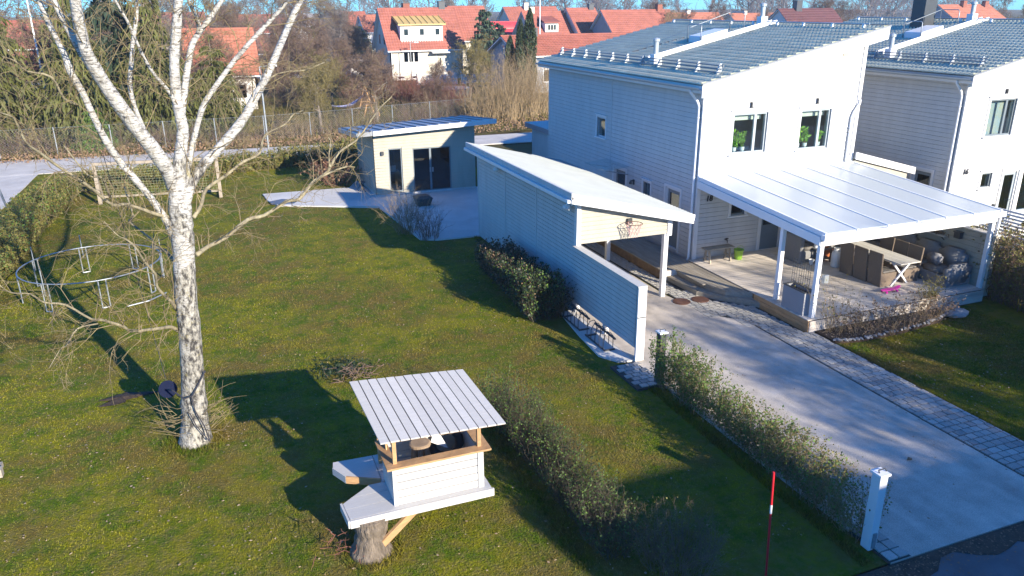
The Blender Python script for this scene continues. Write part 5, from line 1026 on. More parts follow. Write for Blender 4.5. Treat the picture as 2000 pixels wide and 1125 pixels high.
# flower bed edge stones
for i in range(34):
    q = i/33; xs = [13.95,14.6,15.6,16.6,17.5,18.4]; ys = [13.78,13.6,13.62,13.7,13.85,14.2]; x = np.interp(q*5, range(6), xs); y = np.interp(q*5, range(6), ys)
    s = rng.uniform(.03,.06); b = bmesh.new(); bmesh.ops.create_icosphere(b, subdivisions=1, radius=s)
    for v_ in b.verts: v_.co = Vector((v_.co.x*rng.uniform(.8,1.5)+x, v_.co.y*rng.uniform(.8,1.2)+y+rng.normal()*.03, v_.co.z*.7+.05+s*.4))
    me = bpy.data.meshes.new('edging_stone'); b.to_mesh(me); b.free(); link('edging_stone', me, 'rock', bed)
for x, y, s, l in ((18.45,14.72,.30,'flat grey boulder nearest the terrace corner'),(18.50,14.28,.28,'middle flat grey boulder by the flower bed'),(18.35,13.98,.30,'flat grey boulder at the lawn end of the group')):
    b = bmesh.new(); bmesh.ops.create_icosphere(b, subdivisions=2, radius=s); g2 = np.random.default_rng(int(x*100+y*10))
    for v_ in b.verts: k_ = 1+.12*g2.normal(); v_.co = Vector((v_.co.x*k_*1.1+x, v_.co.y*k_*.8+y, max(v_.co.z*.35,-.06)*k_+.05))
    me = bpy.data.meshes.new('boulder'); b.to_mesh(me); b.free(); tag(link('boulder', me, 'rock'), l, 'boulder', 'boulders beside the terrace')
# ------------------------------------------------------------------ plants: generators
def gen_tree(seed, H, r0, nb=14, spread=.75, first=.22, lev=3, twig=.012, upt=.25, jit=.25, dens=1.0):
    """bare deciduous tree as segments; trunk, limbs, branches, twigs"""
    g = np.random.default_rng(seed); big = []; fine = []
    def br(p, d, L, r, l):
        ns = 4 if l > 0 else 2; out = big if r > twig*2.2 else fine
        for s in range(ns):
            d = d+g.normal(size=3)*jit; d[2] += upt*.3; d /= np.linalg.norm(d); q = p+d*L/ns; r1 = max(r*.82, twig*.6)
            out.append([*p, *q, r, r1]); p = q; r = r1
            if l > 0:
                for _ in range(1+(g.random() < .55*dens)):
                    a = g.normal(size=3); a -= d*(a@d); a /= np.linalg.norm(a); e = d*.65+a*.85; e[2] += upt*.5
                    br(p, e/np.linalg.norm(e), L*g.uniform(.42,.68), max(r*.58, twig*.75), l-1)
    p = np.zeros(3); p[2] = -.1; n = 8; r = r0; d = np.array([0,0,1.])
    for i in range(n):
        d = d+g.normal(size=3)*[.09,.09,0]; d /= np.linalg.norm(d); q = p+d*H*.82/n; r1 = r*(.86 if i < n-2 else .7); big.append([*p,*q,r,r1])
        f = (i+1)/n
        if f > first:
            for _ in range(max(1, int(round(nb/(n*(1-first)))))):
                a = g.uniform(0,6.28); e = np.array([math.cos(a)*spread, math.sin(a)*spread, .35+.55*f]); e /= np.linalg.norm(e)
                br(q+d*g.uniform(-.08,.02)*H, e, H*g.uniform(.26,.42)*(1.15-.55*f), r1*.55, lev-1)
        p = q; r = r1
    return np.array(big), np.array(fine)
def tree_from(name, label, loc, data, mb_, mf_, group=None, sc=1.0, rz=0.0, cat='tree'):
    t = thing(name, label, cat, loc, group, local=True, rz=rz); t.scale = (sc,)*3 if not hasattr(sc,'__len__') else sc
    big, fine = data
    V, F = segs_arrays(big, 5); npmesh('trunk', V, F, mb_, t, smooth=True); V, F = segs_arrays(fine, 3); npmesh('crown', V, F, mf_, t)
    return t
def recolour(o, m):
    o.material_slots[0].link = 'OBJECT'; o.material_slots[0].material = MATS[m]
def gen_shrub(seed, H, R_, n, r=.012, splay=.5, lev=2, up=1.0):
    """many shoots from one foot"""
    g = np.random.default_rng(seed); S = []
    for i in range(n):
        a = g.uniform(0,6.28); q0 = math.sqrt(g.random())*R_*.45; p = np.array([q0*math.cos(a), q0*math.sin(a), -.03]); k = g.uniform(.15,1)*splay
        d = np.array([math.cos(a)*k, math.sin(a)*k, up]); d /= np.linalg.norm(d); L = H*g.uniform(.6,1.05)/5; rr = r*g.uniform(.7,1.3)
        for s in range(5):
            d = d+g.normal(size=3)*.16; d /= np.linalg.norm(d); q = p+d*L; S.append([*p,*q,rr,rr*.78]); p = q; rr *= .78
            if s > 0:
                for _ in range(lev):
                    e = d+g.normal(size=3)*.6; e /= np.linalg.norm(e); l2 = L*g.uniform(.4,1.0); w = p+e*l2; S.append([*p,*w,rr*.6,rr*.35])
                    e2 = e+g.normal(size=3)*.7; e2 /= np.linalg.norm(e2); S.append([*(p+e*l2*.6), *(p+e*l2*.6+e2*l2*.6), rr*.45, rr*.3])
    S = np.array(S); S[:, 2] = np.maximum(S[:, 2], -.03); S[:, 5] = np.maximum(S[:, 5], .0); return S
def shrub(name, label, loc, seed, H, R_, n, m, r=.012, splay=.5, lev=2, leaf=None, group=None, cat='shrub', up=1.0):
    t = thing(name, label, cat, loc, group, local=True)
    S = gen_shrub(seed, H, R_, n, r, splay, lev, up); V, F = segs_arrays(S, 3); npmesh('stems', V, F, m, t)
    if leaf:
        lm, cnt, size = leaf; g = np.random.default_rng(seed+1); i = g.integers(0, len(S), cnt); f = g.random((cnt,1)); P = S[i, :3]*(1-f)+S[i, 3:6]*f
        P = P[P[:, 2] > .1]; V, F = leaf_arrays(P+g.normal(size=P.shape)*.03, np.full(len(P), size), g); npmesh('leaves', V, F, lm, t)
    return t
def hedge(name, label, path, width, height, per_m, m, seed, leaf=None, r=.009, lev=2, leafgrad=None, top=.08, rough=.12, clip=False):
    """row of shoots along a path, kept to width and height; twigs everywhere, leaves where the hedge still has them"""
    g = np.random.default_rng(seed); P = np.array(path, float); seg = np.linalg.norm(np.diff(P, axis=0), axis=1); Lt = seg.sum(); cum = np.r_[0, np.cumsum(seg)]
    t = thing(name, label, 'hedge', (P[0,0],P[0,1],0)); S = []; hs = height if hasattr(height,'__len__') else [height]*len(P)
    n = int(Lt*per_m)
    for i in range(n):
        s = g.random()*Lt; x = np.interp(s, cum, P[:,0]); y = np.interp(s, cum, P[:,1]); h = np.interp(s, cum, hs)*(1+rough*math.sin(s*1.9)*.5+rough*math.sin(s*4.7+1)*.5)
        k = min(int(np.searchsorted(cum, s)), len(P)-1); tg = (P[k]-P[k-1]); tg = tg/np.linalg.norm(tg); nrm = np.array([-tg[1],tg[0]]); o = g.uniform(-.5,.5)*width
        p = np.array([x+nrm[0]*o*.6, y+nrm[1]*o*.6, -.03]); d = np.array([nrm[0]*o*.5,nrm[1]*o*.5,1.0])+g.normal(size=3)*[.12,.12,0]; d /= np.linalg.norm(d); L = h*g.uniform(.75,1+top)/5; rr = r*g.uniform(.7,1.3)
        for q_ in range(5):
            d = d+g.normal(size=3)*[.22,.22,.05]; d /= np.linalg.norm(d); q = p+d*L; S.append([*p,*q,rr,rr*.8]); p = q; rr *= .8
            for _ in range(lev):
                e = d*.5+g.normal(size=3)*.7; e /= np.linalg.norm(e); l2 = g.uniform(.08,.26)*min(1, h); w = p+e*l2; S.append([*p,*w,rr*.6,rr*.35])
    S = np.array(S); S[:, 5] = np.maximum(S[:, 5], 0)
    if clip:      # shears: hold shoots inside the hedge's box, with a little fuzz
        fz = g.normal(size=len(S))*.035
        for c in (0, 3):
            s_ = np.clip(S[:, c+1], min(P[0,1],P[-1,1]), max(P[0,1],P[-1,1])); od = np.argsort(P[:, 1]); xc = np.interp(s_, P[od, 1], P[od, 0]); hc = np.interp(s_, P[od, 1], np.array(hs)[od])*(1+rough*.4*np.sin(s_*2.3))
            S[:, c] = np.clip(S[:, c], xc-width/2+fz, xc+width/2+fz); S[:, c+1] = np.clip(S[:, c+1], P[:, 1].min()-.08+fz, P[:, 1].max()+.08+fz); S[:, c+2] = np.minimum(S[:, c+2], hc+fz*1.2)
    V, F = segs_arrays(S, 3); npmesh('stems', V, F, m, t, kind='stuff')
    if leaf:
        for lm, cnt, size, f0, f1 in leaf:
            i = g.integers(0, len(S), cnt*3); f = g.random((cnt*3,1)); Q = S[i, :3]*(1-f)+S[i, 3:6]*f
            A = ((Q[:, :2]-P[0])@(P[-1]-P[0]))/((P[-1]-P[0])@(P[-1]-P[0])); pr_ = f0+(f1-f0)*A; Q = Q[(g.random(len(Q)) < pr_) & (Q[:, 2] > .06)][:cnt]
            V, F = leaf_arrays(Q+g.normal(size=Q.shape)*.025, np.full(len(Q), size), g); npmesh('leaves', V, F, lm, t, kind='stuff')
    return t
def gen_spruce(seed, H, R_, n, droop=.9, sl=.5, sw_=.07, per=16):
    """conifer with hanging sprays: whorled limbs, pendulous strips under them"""
    g = np.random.default_rng(seed); big = [[0,0,-.1,0,0,H*.5,.16*H/8,.10*H/8],[0,0,H*.5,0,0,H,.10*H/8,.01]]; V = []; F = []
    for i in range(n):
        f = math.sqrt(g.random()); z = H*(1-f*.96)+.15; L = R_*(f**.8)*g.uniform(.65,1.1)+.2; a = g.uniform(0,6.28); p = np.array([0,0,z]); d = np.array([math.cos(a),math.sin(a),.18]); r = .03
        ns = 5
        for s in range(ns):
            q = p+d/np.linalg.norm(d)*L/ns; big.append([*p,*q,r,r*.75]); r *= .75; d[2] -= droop*.22; 
            for _ in range(per//ns+1):
                c = p+(q-p)*g.random(); side = np.array([-math.sin(a),math.cos(a),0])*g.normal()*.22*L*(s+1)/ns; c = c+side; ln = sl*g.uniform(.4,1.2)*(.6+.4*s/ns); w = sw_*g.uniform(.6,1.3)
                t = np.array([math.cos(a)*.35+g.normal()*.35, math.sin(a)*.35+g.normal()*.35, -1.0]); t /= np.linalg.norm(t); b = np.cross(t, g.normal(size=3)); b /= np.linalg.norm(b)+1e-6
                k = len(V); V += [c-b*w, c+b*w, c+t*ln*.55+b*w*.9, c+t*ln, c+t*ln*.55-b*w*.9]; F.append((k,k+1,k+2,k+4)); F.append((k+4,k+2,k+3,k+3))
            p = q
    F = [f if f[2] != f[3] else f[:3]+(f[2],) for f in F]
    V = np.array(V); A = np.array([f for f in F]); tri = np.concatenate([A[:, [0,1,2]], A[A[:, 2] != A[:, 3]][:, [0,2,3]]])
    return np.array(big), V, tri
SPM = {}
def spruce(label, loc, data, m, sc=1.0, rz=0.0, name='spruce', group=None):
    t = thing(name, label, 'tree', loc, group, local=True, rz=rz); t.scale = (sc,)*3 if not hasattr(sc,'__len__') else sc
    if id(data) not in SPM:
        V, F = segs_arrays(data[0], 5); SPM[id(data)] = (npmesh('trunk', V, F, 'bark_old', t), npmesh('crown', data[1], data[2], m, t)); return t
    for src, nm in zip(SPM[id(data)], ('trunk','crown')): piece(src.data, nm, t)
    recolour(t.children[1] if t.children[1].name.startswith('crown') else t.children[0], m); return t
def column(label, loc, H, R_, m, seed, n=5000, name='thuja', group=None):
    """dense upright conifer: small scale-leaf sprays over a spindle"""
    g = np.random.default_rng(seed); t = thing(name, label, 'tree', loc, group, local=True)
    z = g.random(n)**.9; prof = np.minimum(1, (1-z)*3.2)**.6*np.minimum(1, .55+z*2.5); a = g.uniform(0,6.28,n); rr = R_*prof*np.sqrt(g.uniform(.25,1,n))*(1+.12*np.sin(3*a+z*14))
    P = np.stack([rr*np.cos(a), rr*np.sin(a), z*H+.1], 1); V, F = leaf_arrays(P, np.full(n, .30), g, aspect=.4, tilt=(.6,(0,0,1))); npmesh('crown', V, F, m, t)
    MB().cyl((0,0,-.1),(0,0,H*.5),.09,.04,8).build('trunk', 'bark_old', t); return t
# ------------------------------------------------------------------ hedges and shrubs of the garden
hedge('driveway_hedge', 'half-bare clipped hedge between the lawn and the driveway', [(8.78,13.45),(8.86,10.5),(8.84,7.55)], .55, [1.28,1.02,1.12], 85, 'twig_straw', 11,
      leaf=[('leaf_green',13000,.048,1.0,.06),('leaf_olive',8500,.042,.25,.7)], clip=True, r=.006, lev=3)
hedge('clipped_hedge', 'clipped hedge block against the carport wall with a dry brown top', [(8.05,22.6),(7.95,20),(7.8,17.9)], 1.1, [1.0,1.1,1.25], 200, 'twig_dark', 12,
      leaf=[('leaf_dark',20000,.075,.4,.9),('leaf_green',6000,.06,-.2,1),('leaf_rust',9000,.05,.9,.15)], clip=True, r=.008, lev=3)
hedge('clipped_hedge', 'low dark hedge beside the bicycle racks', [(8.3,18.6),(8.2,17.9)], .8, .95, 110, 'twig_dark', 22, leaf=[('leaf_dark',2500,.06,.8,.8)], r=.008)
hedge('straggly_hedge', 'low straggly green hedge in shade beside the play hut', [(4.85,13.5),(5.0,11.2),(5.05,8.6)], .80, [1.1,1.0,.85], 120, 'twig_dark', 13,
      leaf=[('leaf_green',6000,.036,.9,.35),('hedge_leaf',7000,.042,.7,.7)], clip=True, r=.006, lev=3)
hedge('back_hedge', 'long low scrubby hedge between the lawn and the footpath', [(-5.6,40.3),(-1.5,42.0),(3.5,43.2),(8.0,44.6)], 1.5, [1.0,.9,.95,1.0], 60, 'twig_olive', 14,
      leaf=[('leaf_olive',24000,.10,.9,.9),('leaf_green',5000,.08,.6,.6)], r=.011, lev=3)
hedge('side_hedge', 'olive clipped hedge along the left edge of the lawn', [(-7.0,24.5),(-6.9,29),(-6.7,34),(-6.3,39.5)], 1.4, [1.2,1.25,1.25,1.1], 75, 'twig_olive', 15,
      leaf=[('leaf_olive',26000,.085,.9,.9),('leaf_green',9000,.08,.7,.7)], clip=True, r=.010, lev=3)
hedge('tall_hedge', 'tall brown-leaved hedge at the right end of the terrace', [(20.75,15.3),(20.5,13.4),(20.1,11.0),(20.0,7.4)], 1.3, [2.05,2.0,1.95,2.0], 130, 'twig_brown', 16,
      leaf=[('leaf_olive',22000,.08,1,.9),('leaf_rust',8000,.07,.9,.9)], clip=True, r=.011, lev=3)
shrub('bare_shrub', 'pale fan-shaped bare shrub at the patio edge', (6.55,27.95,0), 31, 1.75, .9, 90, 'twig_straw', .009, .55, 3)
shrub('bare_shrub', 'dark upright bare shrub in the shade of the carport', (7.1,26.75,0), 32, 1.2, .8, 60, 'twig_brown', .008, .3, 3)
shrub('bare_shrub', 'reddish tangled shrub in front of the studio side wall', (5.6,37.4,0), 33, 1.7, 1.5, 90, 'twig_red', .010, .9, 3, leaf=('leaf_rust',600,.12))
shrub('bare_shrub', 'bushy half-bare shrub at the bottom edge of the picture', (5.85,8.2,0), 34, .8, 1.1, 170, 'twig_brown', .006, .7, 4, leaf=('leaf_olive',1500,.03))
shrub('rose_bush', 'dry rose canes climbing at the terrace corner post', (14.35,14.25,.04), 35, 1.5, .5, 26, 'twig_straw', .007, .4, 2, leaf=('leaf_olive',160,.05))
for i, (x, y, h, l) in enumerate(((14.9,14.1,.85,'dry shrub in the flower bed nearest the terrace post'),(15.6,14.05,.75,'second dry shrub from the terrace post in the flower bed'),(16.3,14.1,.9,'dry shrub in the middle of the flower bed'),(17.0,14.15,.85,'dry shrub in the flower bed in front of the skateboard'),(17.7,14.25,.7,'dry shrub at the boulder end of the flower bed'))):
    shrub('dry_shrub', l, (x,y,.04), 40+i, h*.85, 1.1, 40, 'twig_straw', .006, .8, 3, leaf=('leaf_rust',260,.06), group='dry shrubs in the flower bed')
shrub('young_conifer', 'small yellowish conifer seedling at the terrace edge', (18.0,14.62,.05), 46, .85, .3, 30, 'twig_olive', .006, .25, 2, leaf=('leaf_olive',500,.05))
# rough grass and dead stems along the footpath
# ------------------------------------------------------------------ fence along the footpath
def pfence(x): return 51.6+(x+12)*.02 if x < 5 else 52.0+(x-5)*.28
fn = thing('chain_link_fence', 'grey chain-link fence behind the footpath', 'fence', (0,52,0))
xs = list(np.arange(-14,26,2.9))
for x in xs: MB().cyl((x,pfence(x),0),(x,pfence(x),1.65),.03,n=8).build('post', 'galvanised', fn)
S = []
for x in np.arange(-14,25.8,.16):
    for s in (-1,1):
        for k in range(2): 
            x0 = x+s*k*.8; x1 = x0+s*.8
            if -14 <= x0 <= 26 and -14 <= x1 <= 26: S.append([x0,pfence(x0),.05+.78*k,x1,pfence(x1),.05+.78*(k+1),.0022,.0022])
for x0, x1 in zip(xs[:-1], xs[1:]): S.append([x0,pfence(x0),1.62,x1,pfence(x1),1.62,.008,.008])
V_, F_ = segs_arrays(S, 3); npmesh('wire_mesh', V_, F_, 'galvanised', fn, kind='stuff')
def lamp_post(l, x, y, h, arm=.5):
    t = thing('street_lamp', l, 'street lamp', (x,y,0), 'street lamps')
    MB().cyl((x,y,0),(x,y,h),.06,.04,10).build('pole', 'galvanised', t); MB().tube([(x,y,h-.05),(x,y,h),(x+arm,y-.1,h+.05)], .03, 8).build('arm', 'galvanised', t); MB().box(x+arm-.05,x+arm+.4,y-.2,y,h+.0,h+.09).build('lamp_head', 'metal_white', t)
lamp_post('street lamp standing at the near edge of the footpath', 3.1,45.6,5.0); lamp_post('street lamp in front of the brown thicket left of the cream house', 8.2,99,5.0); lamp_post('street lamp in front of the cream house wall', 22.3,88.5,4.2)
lamp_post('street lamp near the eaves of the white house with red roof on the left', 5.3,84,3.6)
tag(MB().cyl((-7.75,35.7,0),(-8.0,35.4,1.95),.045,n=10).build('fence_post', 'galvanised'), 'blue-grey leaning metal post at the left edge of the lawn', 'post')
# ------------------------------------------------------------------ trees
SP = [gen_spruce(61, 9, 2.6, 260, .95, .7, .05, 26), gen_spruce(62, 10, 3.0, 290, .9, .65, .05, 26)]
spruce('weeping spruce with hanging yellow-green sprays behind the birch, leftmost', (-7.0,55.2,0), SP[0], 'needle_olive', 1.12, 0)
spruce('weeping spruce behind the central birch stem', (-2.6,55.6,0), SP[1], 'needle_olive', 1.0, 1)
spruce('smaller olive spruce right of the central birch stem', (.9,56.4,0), SP[0], 'needle_olive', (.85,.85,.72), 2.2)
spruce('dark green spruce behind the left birch limb', (-4.8,58.5,0), SP[1], 'needle_dark', 1.15, 3)
spruce('olive conifer filling the upper left corner', (-11.4,56.5,0), SP[1], 'needle_olive', (1.2,1.2,.9), 4)
spruce('low green fir at the foot of the weeping spruce', (-6.3,53.2,0), SP[0], 'leaf_green', (.55,.55,.30), 5)
TD = [gen_tree(71,7,.16,18,.9,.2,4,.016), gen_tree(72,9,.2,16,.7,.2,4,.018), gen_tree(73,5,.15,16,1.25,.28,4,.012,.15,.35), gen_tree(74,8,.17,20,1.0,.12,4,.02)]
print('tree segs', [len(a)+len(b) for a, b in TD])
TM = {}
def place(kind, label, loc, sc, rz, mb_='twig_grey', mf_='twig_grey', group=None, name='bare_tree'):
    if kind not in TM: TM[kind] = tree_from(name, label, loc, TD[kind], mb_, mf_, group, sc, rz); return TM[kind]
    c = dup(TM[kind], loc, rz, label, sc)
    if group: c['group'] = group
    for k in c.children: recolour(k, mb_ if k.name.startswith('trunk') else mf_)
    return c
place(2,'gnarled lichen-covered fruit tree behind the footpath, left of the hammock',(7.3,54.2,0),.95,0,'twig_grey','twig_olive')
place(2,'bare fruit tree holding the right end of the hammock',(11.9,58.2,0),1.05,2,'twig_grey','twig_brown')
place(2,'small lichen-grey tree left of the swing frame',(9.6,63.5,0),1.0,1.2,'twig_grey','twig_olive')
place(2,'gnarled bare tree in front of the cream house door',(22.0,67.0,0),1.15,4,'twig_grey','twig_olive')
place(3,'large rounded russet bare bush above the red hedge',(15.2,72,0),(.62,.62,.55),1,'twig_brown','twig_brown')
place(3,'brown leafless thicket tree beside the street lamp in the middle distance',(9.5,96,0),.9,2,'twig_brown','twig_brown')
place(0,'brown leafless tree behind the right birch limb',(13.0,101,0),1.0,3,'twig_brown','twig_brown')
place(1,'tall pale bare tree left of the dark round pine',(18.0,113,0),.95,4,'twig_grey','twig_grey')
place(3,'broad brown bare tree behind the white gravel yard',(20.5,125,0),1.1,5,'twig_brown','twig_brown')
place(0,'bare tree beside the red-roofed house on the left',(8.2,80,0),.85,5.5,'twig_grey','twig_brown')
place(1,'bare tree rising above the red roof on the left',(6.0,105,0),1.05,.7,'twig_grey','twig_grey')
place(0,'leafless tree between the spruces and the red roof',(1.5,66,0),.9,1.7,'twig_brown','twig_brown')
place(3,'brown leafless thicket behind the leftmost spruce',(-9.5,63,0),.95,2.7,'twig_brown','twig_brown')
place(1,'bare tree standing behind the group of spruces',(-3.0,72,0),1.1,3.3,'twig_grey','twig_grey')
place(0,'pale lichen-covered tree in front of the brown roof ridge',(66,104,0),1.0,.3,'twig_straw','twig_straw')
place(1,'tall bare tree behind the pair of steep red roofs',(72,118,0),1.0,1.3,'twig_grey','twig_brown')
place(3,'bare tree with yellowish crown left of the long orange roof',(79,122,0),.9,2.3,'twig_straw','twig_brown')
place(0,'bare tree right of the long orange roof',(96,122,0),1.0,4.3,'twig_grey','twig_grey')
place(1,'bare tree left of the maroon-roofed house',(84,118,0),.95,5.3,'twig_grey','twig_brown')
place(3,'bare round tree between the maroon roof and the dark chimney',(110,122,0),1.15,.9,'twig_brown','twig_brown')
place(0,'bare tree behind the dark chimney',(122,130,0),1.2,1.9,'twig_grey','twig_brown')
place(1,'bare tree at the upper right corner',(162,128,0),1.1,2.9,'twig_grey','twig_brown')
place(3,'low bushy tree at the right edge behind the roof',(158,118,0),.9,3.9,'twig_brown','twig_olive')
for i, (k, x, y, sc_, mm, l) in enumerate(((1,-14,72,1.1,'twig_brown','bare tree at the far left behind the olive conifer'),(3,-6.5,84,1.1,'twig_brown','broad bare tree far behind the leftmost spruce'),(0,-.5,88,1.2,'twig_grey','bare tree far behind the central birch stem'),(3,3.5,93,1.05,'twig_brown','brown bare tree just behind the red roof on the left'),
        (1,10.5,118,1.15,'twig_grey','tall bare tree in front of the long brown roof'),(3,15.5,134,1.2,'twig_brown','broad bare tree above the brown thicket'),(0,22.5,150,1.4,'twig_grey','bare tree above the dark round pine'),(1,31,128,1.3,'twig_grey','bare tree behind the chimney of the cream house'),(0,41,138,1.4,'twig_grey','bare tree behind the bluish conifer'),(3,4,128,1.2,'twig_brown','broad bare tree in the far gardens behind the right birch limb'),(1,-12,100,1.2,'twig_grey','tall bare tree behind the upper left spruces'))):
    place(k, l, (x,y,0), sc_, i*1.3, 'twig_grey', mm)
for i, (k, x, y, sc_, mm, l) in enumerate(((3,6.5,70,.6,'twig_brown','low brown bare tree behind the fruit tree with the hammock'),(3,10.5,78,.7,'twig_brown','brown bare tree right of the red-roofed cottage'),(0,14.0,86,.7,'twig_brown','brown bare tree beside the dark stone wall'),(3,18.5,100,.75,'twig_brown','brown bare tree in front of the pale yard'),(3,33,96,.6,'twig_brown','brown bare tree behind the bluish conifer'),(3,-4,64,.75,'twig_brown','brown bare tree behind the weeping spruces'),(0,17.5,62,.55,'twig_brown','small brown tree at the near end of the red hedge'))):
    place(k, l, (x,y,0), sc_, i*1.7+.4, 'twig_brown', mm)
GC = 'slender thujas beside the grey gabled house'
for i, (x, y, h, r, l) in enumerate(((29.0,70,7.6,.62,'tallest dark thuja beside the grey gabled house'),(28.2,70.3,6.6,.5,'thuja just left of the tallest one'),(27.7,69.2,5.0,.45,'short bright thuja in front of the grey gable'),(27.2,70.4,5.2,.5,'leftmost thuja at the corner of the grey gable'))):
    column(l, (x,y,0), h, r, 'thuja', 80+i, 4200, group=GC)
SPy = gen_spruce(66, 8, 2.2, 260, .35, .45, .10)
spruce('bluish green conifer in front of the right wing of the cream house', (30.3,86,0), SPy, 'needle_blue', (1.05,1.05,1.05), 0, 'conifer')
spruce('dark round pine in the garden left of the cream house', (24.4,133,0), SPy, 'needle_dark', (1.75,1.75,.72), 1, 'conifer')
spruce('dark conifer far left of the cream house behind the thicket', (19.0,140,0), SPy, 'needle_dark', (.9,.9,.7), 1.5, 'conifer')
spruce('dark bushy conifer in front of the red sheet roof', (38.5,104,0), SPy, 'needle_dark', (1.1,1.1,.8), 2, 'conifer')
hedge('red_hedge', 'long reddish-brown bare hedge in front of the cream house', [(13.0,76),(16.8,71),(20.4,64.8)], 3.0, [2.6,2.6,2.1], 65, 'twig_red', 17, r=.02, lev=4, rough=.1)
for i, (x, y, h, l) in enumerate(((20.6,54.6,4.6,'straw-coloured willow thicket behind the studio roof, left part'),(22.4,55.4,4.8,'straw-coloured willow thicket beside the white house gutter'),(18.8,54.6,3.2,'low straw-coloured thicket at the corner of the studio roof'),(24.2,56.6,4.4,'straw-coloured willow thicket half hidden by the white house'))):
    shrub('willow_thicket', l, (x,y,0), 50+i, h, 2.4, 150, 'twig_straw', .016, .28, 2, group='willow thickets beyond the studio')
for i, (x, y, h, m, l) in enumerate(((5.5,53.2,1.6,'twig_straw','yellow-stemmed shrub behind the footpath left of the studio'),(9.4,54.5,1.4,'twig_olive','low green shrub behind the fence left of the studio roof'),(14.3,56.4,1.8,'twig_brown','twiggy shrub behind the fence above the studio roof'),(16.5,57.6,2.0,'twig_straw','pale shrub behind the fence at the middle of the studio roof'),
        (-10.5,53.2,1.8,'twig_brown','brown shrub behind the fence at the left edge'),(-2.0,53.0,1.5,'twig_brown','brown shrub at the foot of the spruces'),(3.2,58,2.2,'twig_olive','olive shrub between the spruces and the fruit tree'),(12.5,68,2.4,'twig_brown','brown shrub in front of the low stone wall'))):
    shrub('bare_shrub', l, (x,y,0), 90+i, h, 2.2, 110, m, .010, .8, 3)
hedge('fence_scrub', 'brown scrub growing along the chain-link fence', [(-13,53.0),(-4,53.2),(6,53.6),(16,56.0),(25,58.6)], 2.4, [1.4,1.2,1.0,1.5,1.8], 26, 'twig_brown', 18, leaf=[('leaf_olive',1800,.10,.5,.5)], r=.014, lev=2, rough=.5)
# far wood along the horizon, one mass
g = np.random.default_rng(99); VV = []; FF = []; off = 0
far = [segs_arrays(np.vstack([a, b]), 3) for a, b in (gen_tree(101,11,.25,20,.8,.2,2,.07), gen_tree(102,13,.28,20,.65,.2,2,.07), gen_tree(103,9,.22,22,1.0,.15,2,.06))]
for i in range(150):
    V, F = far[i % 3]; y = g.uniform(190,420); f = g.uniform(-.45,1.25); x = y*f; a = g.uniform(0,6.28); s = g.uniform(1.0,1.75)
    ca, sa = math.cos(a)*s, math.sin(a)*s; W_ = np.stack([V[:,0]*ca-V[:,1]*sa+x, V[:,0]*sa+V[:,1]*ca+y, V[:,2]*s], 1); VV.append(W_); FF.append(F+off); off += len(V)
o = npmesh('far_wood', np.concatenate(VV), np.concatenate(FF), 'twig_far', kind='stuff'); tag(o, 'grey bare wood along the horizon behind the roofs', 'wood')
# ------------------------------------------------------------------ houses beyond the gardens
def gable_house(name, label, u0, u1, v0, v1, eave, ridge, wallm, roofm, wins=(), over=.35, chim=(), wave=.30, row=.42, doors=(), gwin=(), nper=3, trim='trim_white', cat='house', plinth=None):
    """ridge along X; walls with gables, two tiled slopes, windows given on the front (a0,a1,z0,z1)"""
    t = thing(name, label, cat, (u0,v0,0)); vm = (v0+v1)/2; T = Tfront(v0)
    ops = [w[:4] for w in wins]
    wall(t, T, u0, u1, 0, eave, eave, ops, wallm, boards=False)
    wall(t, Tback(v1), u0, u1, 0, eave, eave, (), wallm, boards=False)
    for u, d in ((u0,.2),(u1-.2,.2)): MB().prism([(u,v0,0),(u,v1,0),(u,v1,eave),(u,vm,ridge-.12),(u,v0,eave)], (d,0,0)).build('gable_wall', wallm, t)
    for w in wins: window(t, T, *w[:4], mull=(w[4] if len(w) > 4 else None), frame='trim_white', casing='trim_white', glass='glass_dark', case=.06, fw=.07, depth=.8)
    for z0, z1, y0, y1 in gwin: 
        f = MB(Tleft(u0)).box(y0,y1,0,.04,z0,z1).build('window', 'trim_white', t); MB(Tleft(u0)).box(y0+.08,y1-.08,.04,.05,z0+.08,z1-.08).build('pane', 'glass_dark', f)
    sl = (ridge-eave)/(vm-v0); ext = over*sl
    r = MB(); 
    for s, ve in ((1,v0-over),(-1,v1+over)):
        r.hexa([(u0-over,ve,eave-ext-.02),(u1+over,ve,eave-ext-.02),(u1+over,vm,ridge-.02),(u0-over,vm,ridge-.02)], [(u0-over,ve,eave-ext+.10),(u1+over,ve,eave-ext+.10),(u1+over,vm,ridge+.10),(u0-over,vm,ridge+.10)])
    roof = r.build('roof', trim, t)
    Ls = math.hypot(vm-v0+over, ridge-eave+ext)
    tile_sheet('tile_field', roof, (u0-over-.02,v0-over-.03,eave-ext+.12), (1,0,0), (0,vm-v0+over,ridge-eave+ext), u1-u0+2*over+.04, Ls+.03, wave, row, .045, roofm, nper, .04)
    tile_sheet('tile_field', roof, (u0-over-.02,v1+over+.03,eave-ext+.12), (1,0,0), (0,-(vm-v0+over),ridge-eave+ext), u1-u0+2*over+.04, Ls+.03, wave*3, row*3, .03, roofm, 2, .03)
    MB().tube([(u0-over,vm,ridge+.12),(u1+over,vm,ridge+.12)], .12, 8).build('ridge_tiles', roofm, roof)
    MB().box(u0-over,u1+over,v0-over-.14,v0-over-.03,eave-ext-.02,eave-ext+.08).build('gutter', 'metal_white', roof)
    for x, y, w, h, m_ in chim:
        c = MB().box(x-w/2,x+w/2,y-w/2,y+w/2,ridge-1.2,ridge+h).build('chimney', m_, roof); MB().box(x-w/2-.06,x+w/2+.06,y-w/2-.06,y+w/2+.06,ridge+h,ridge+h+.08).build('chimney_cap', 'metal_dark', c)
    return t, roof
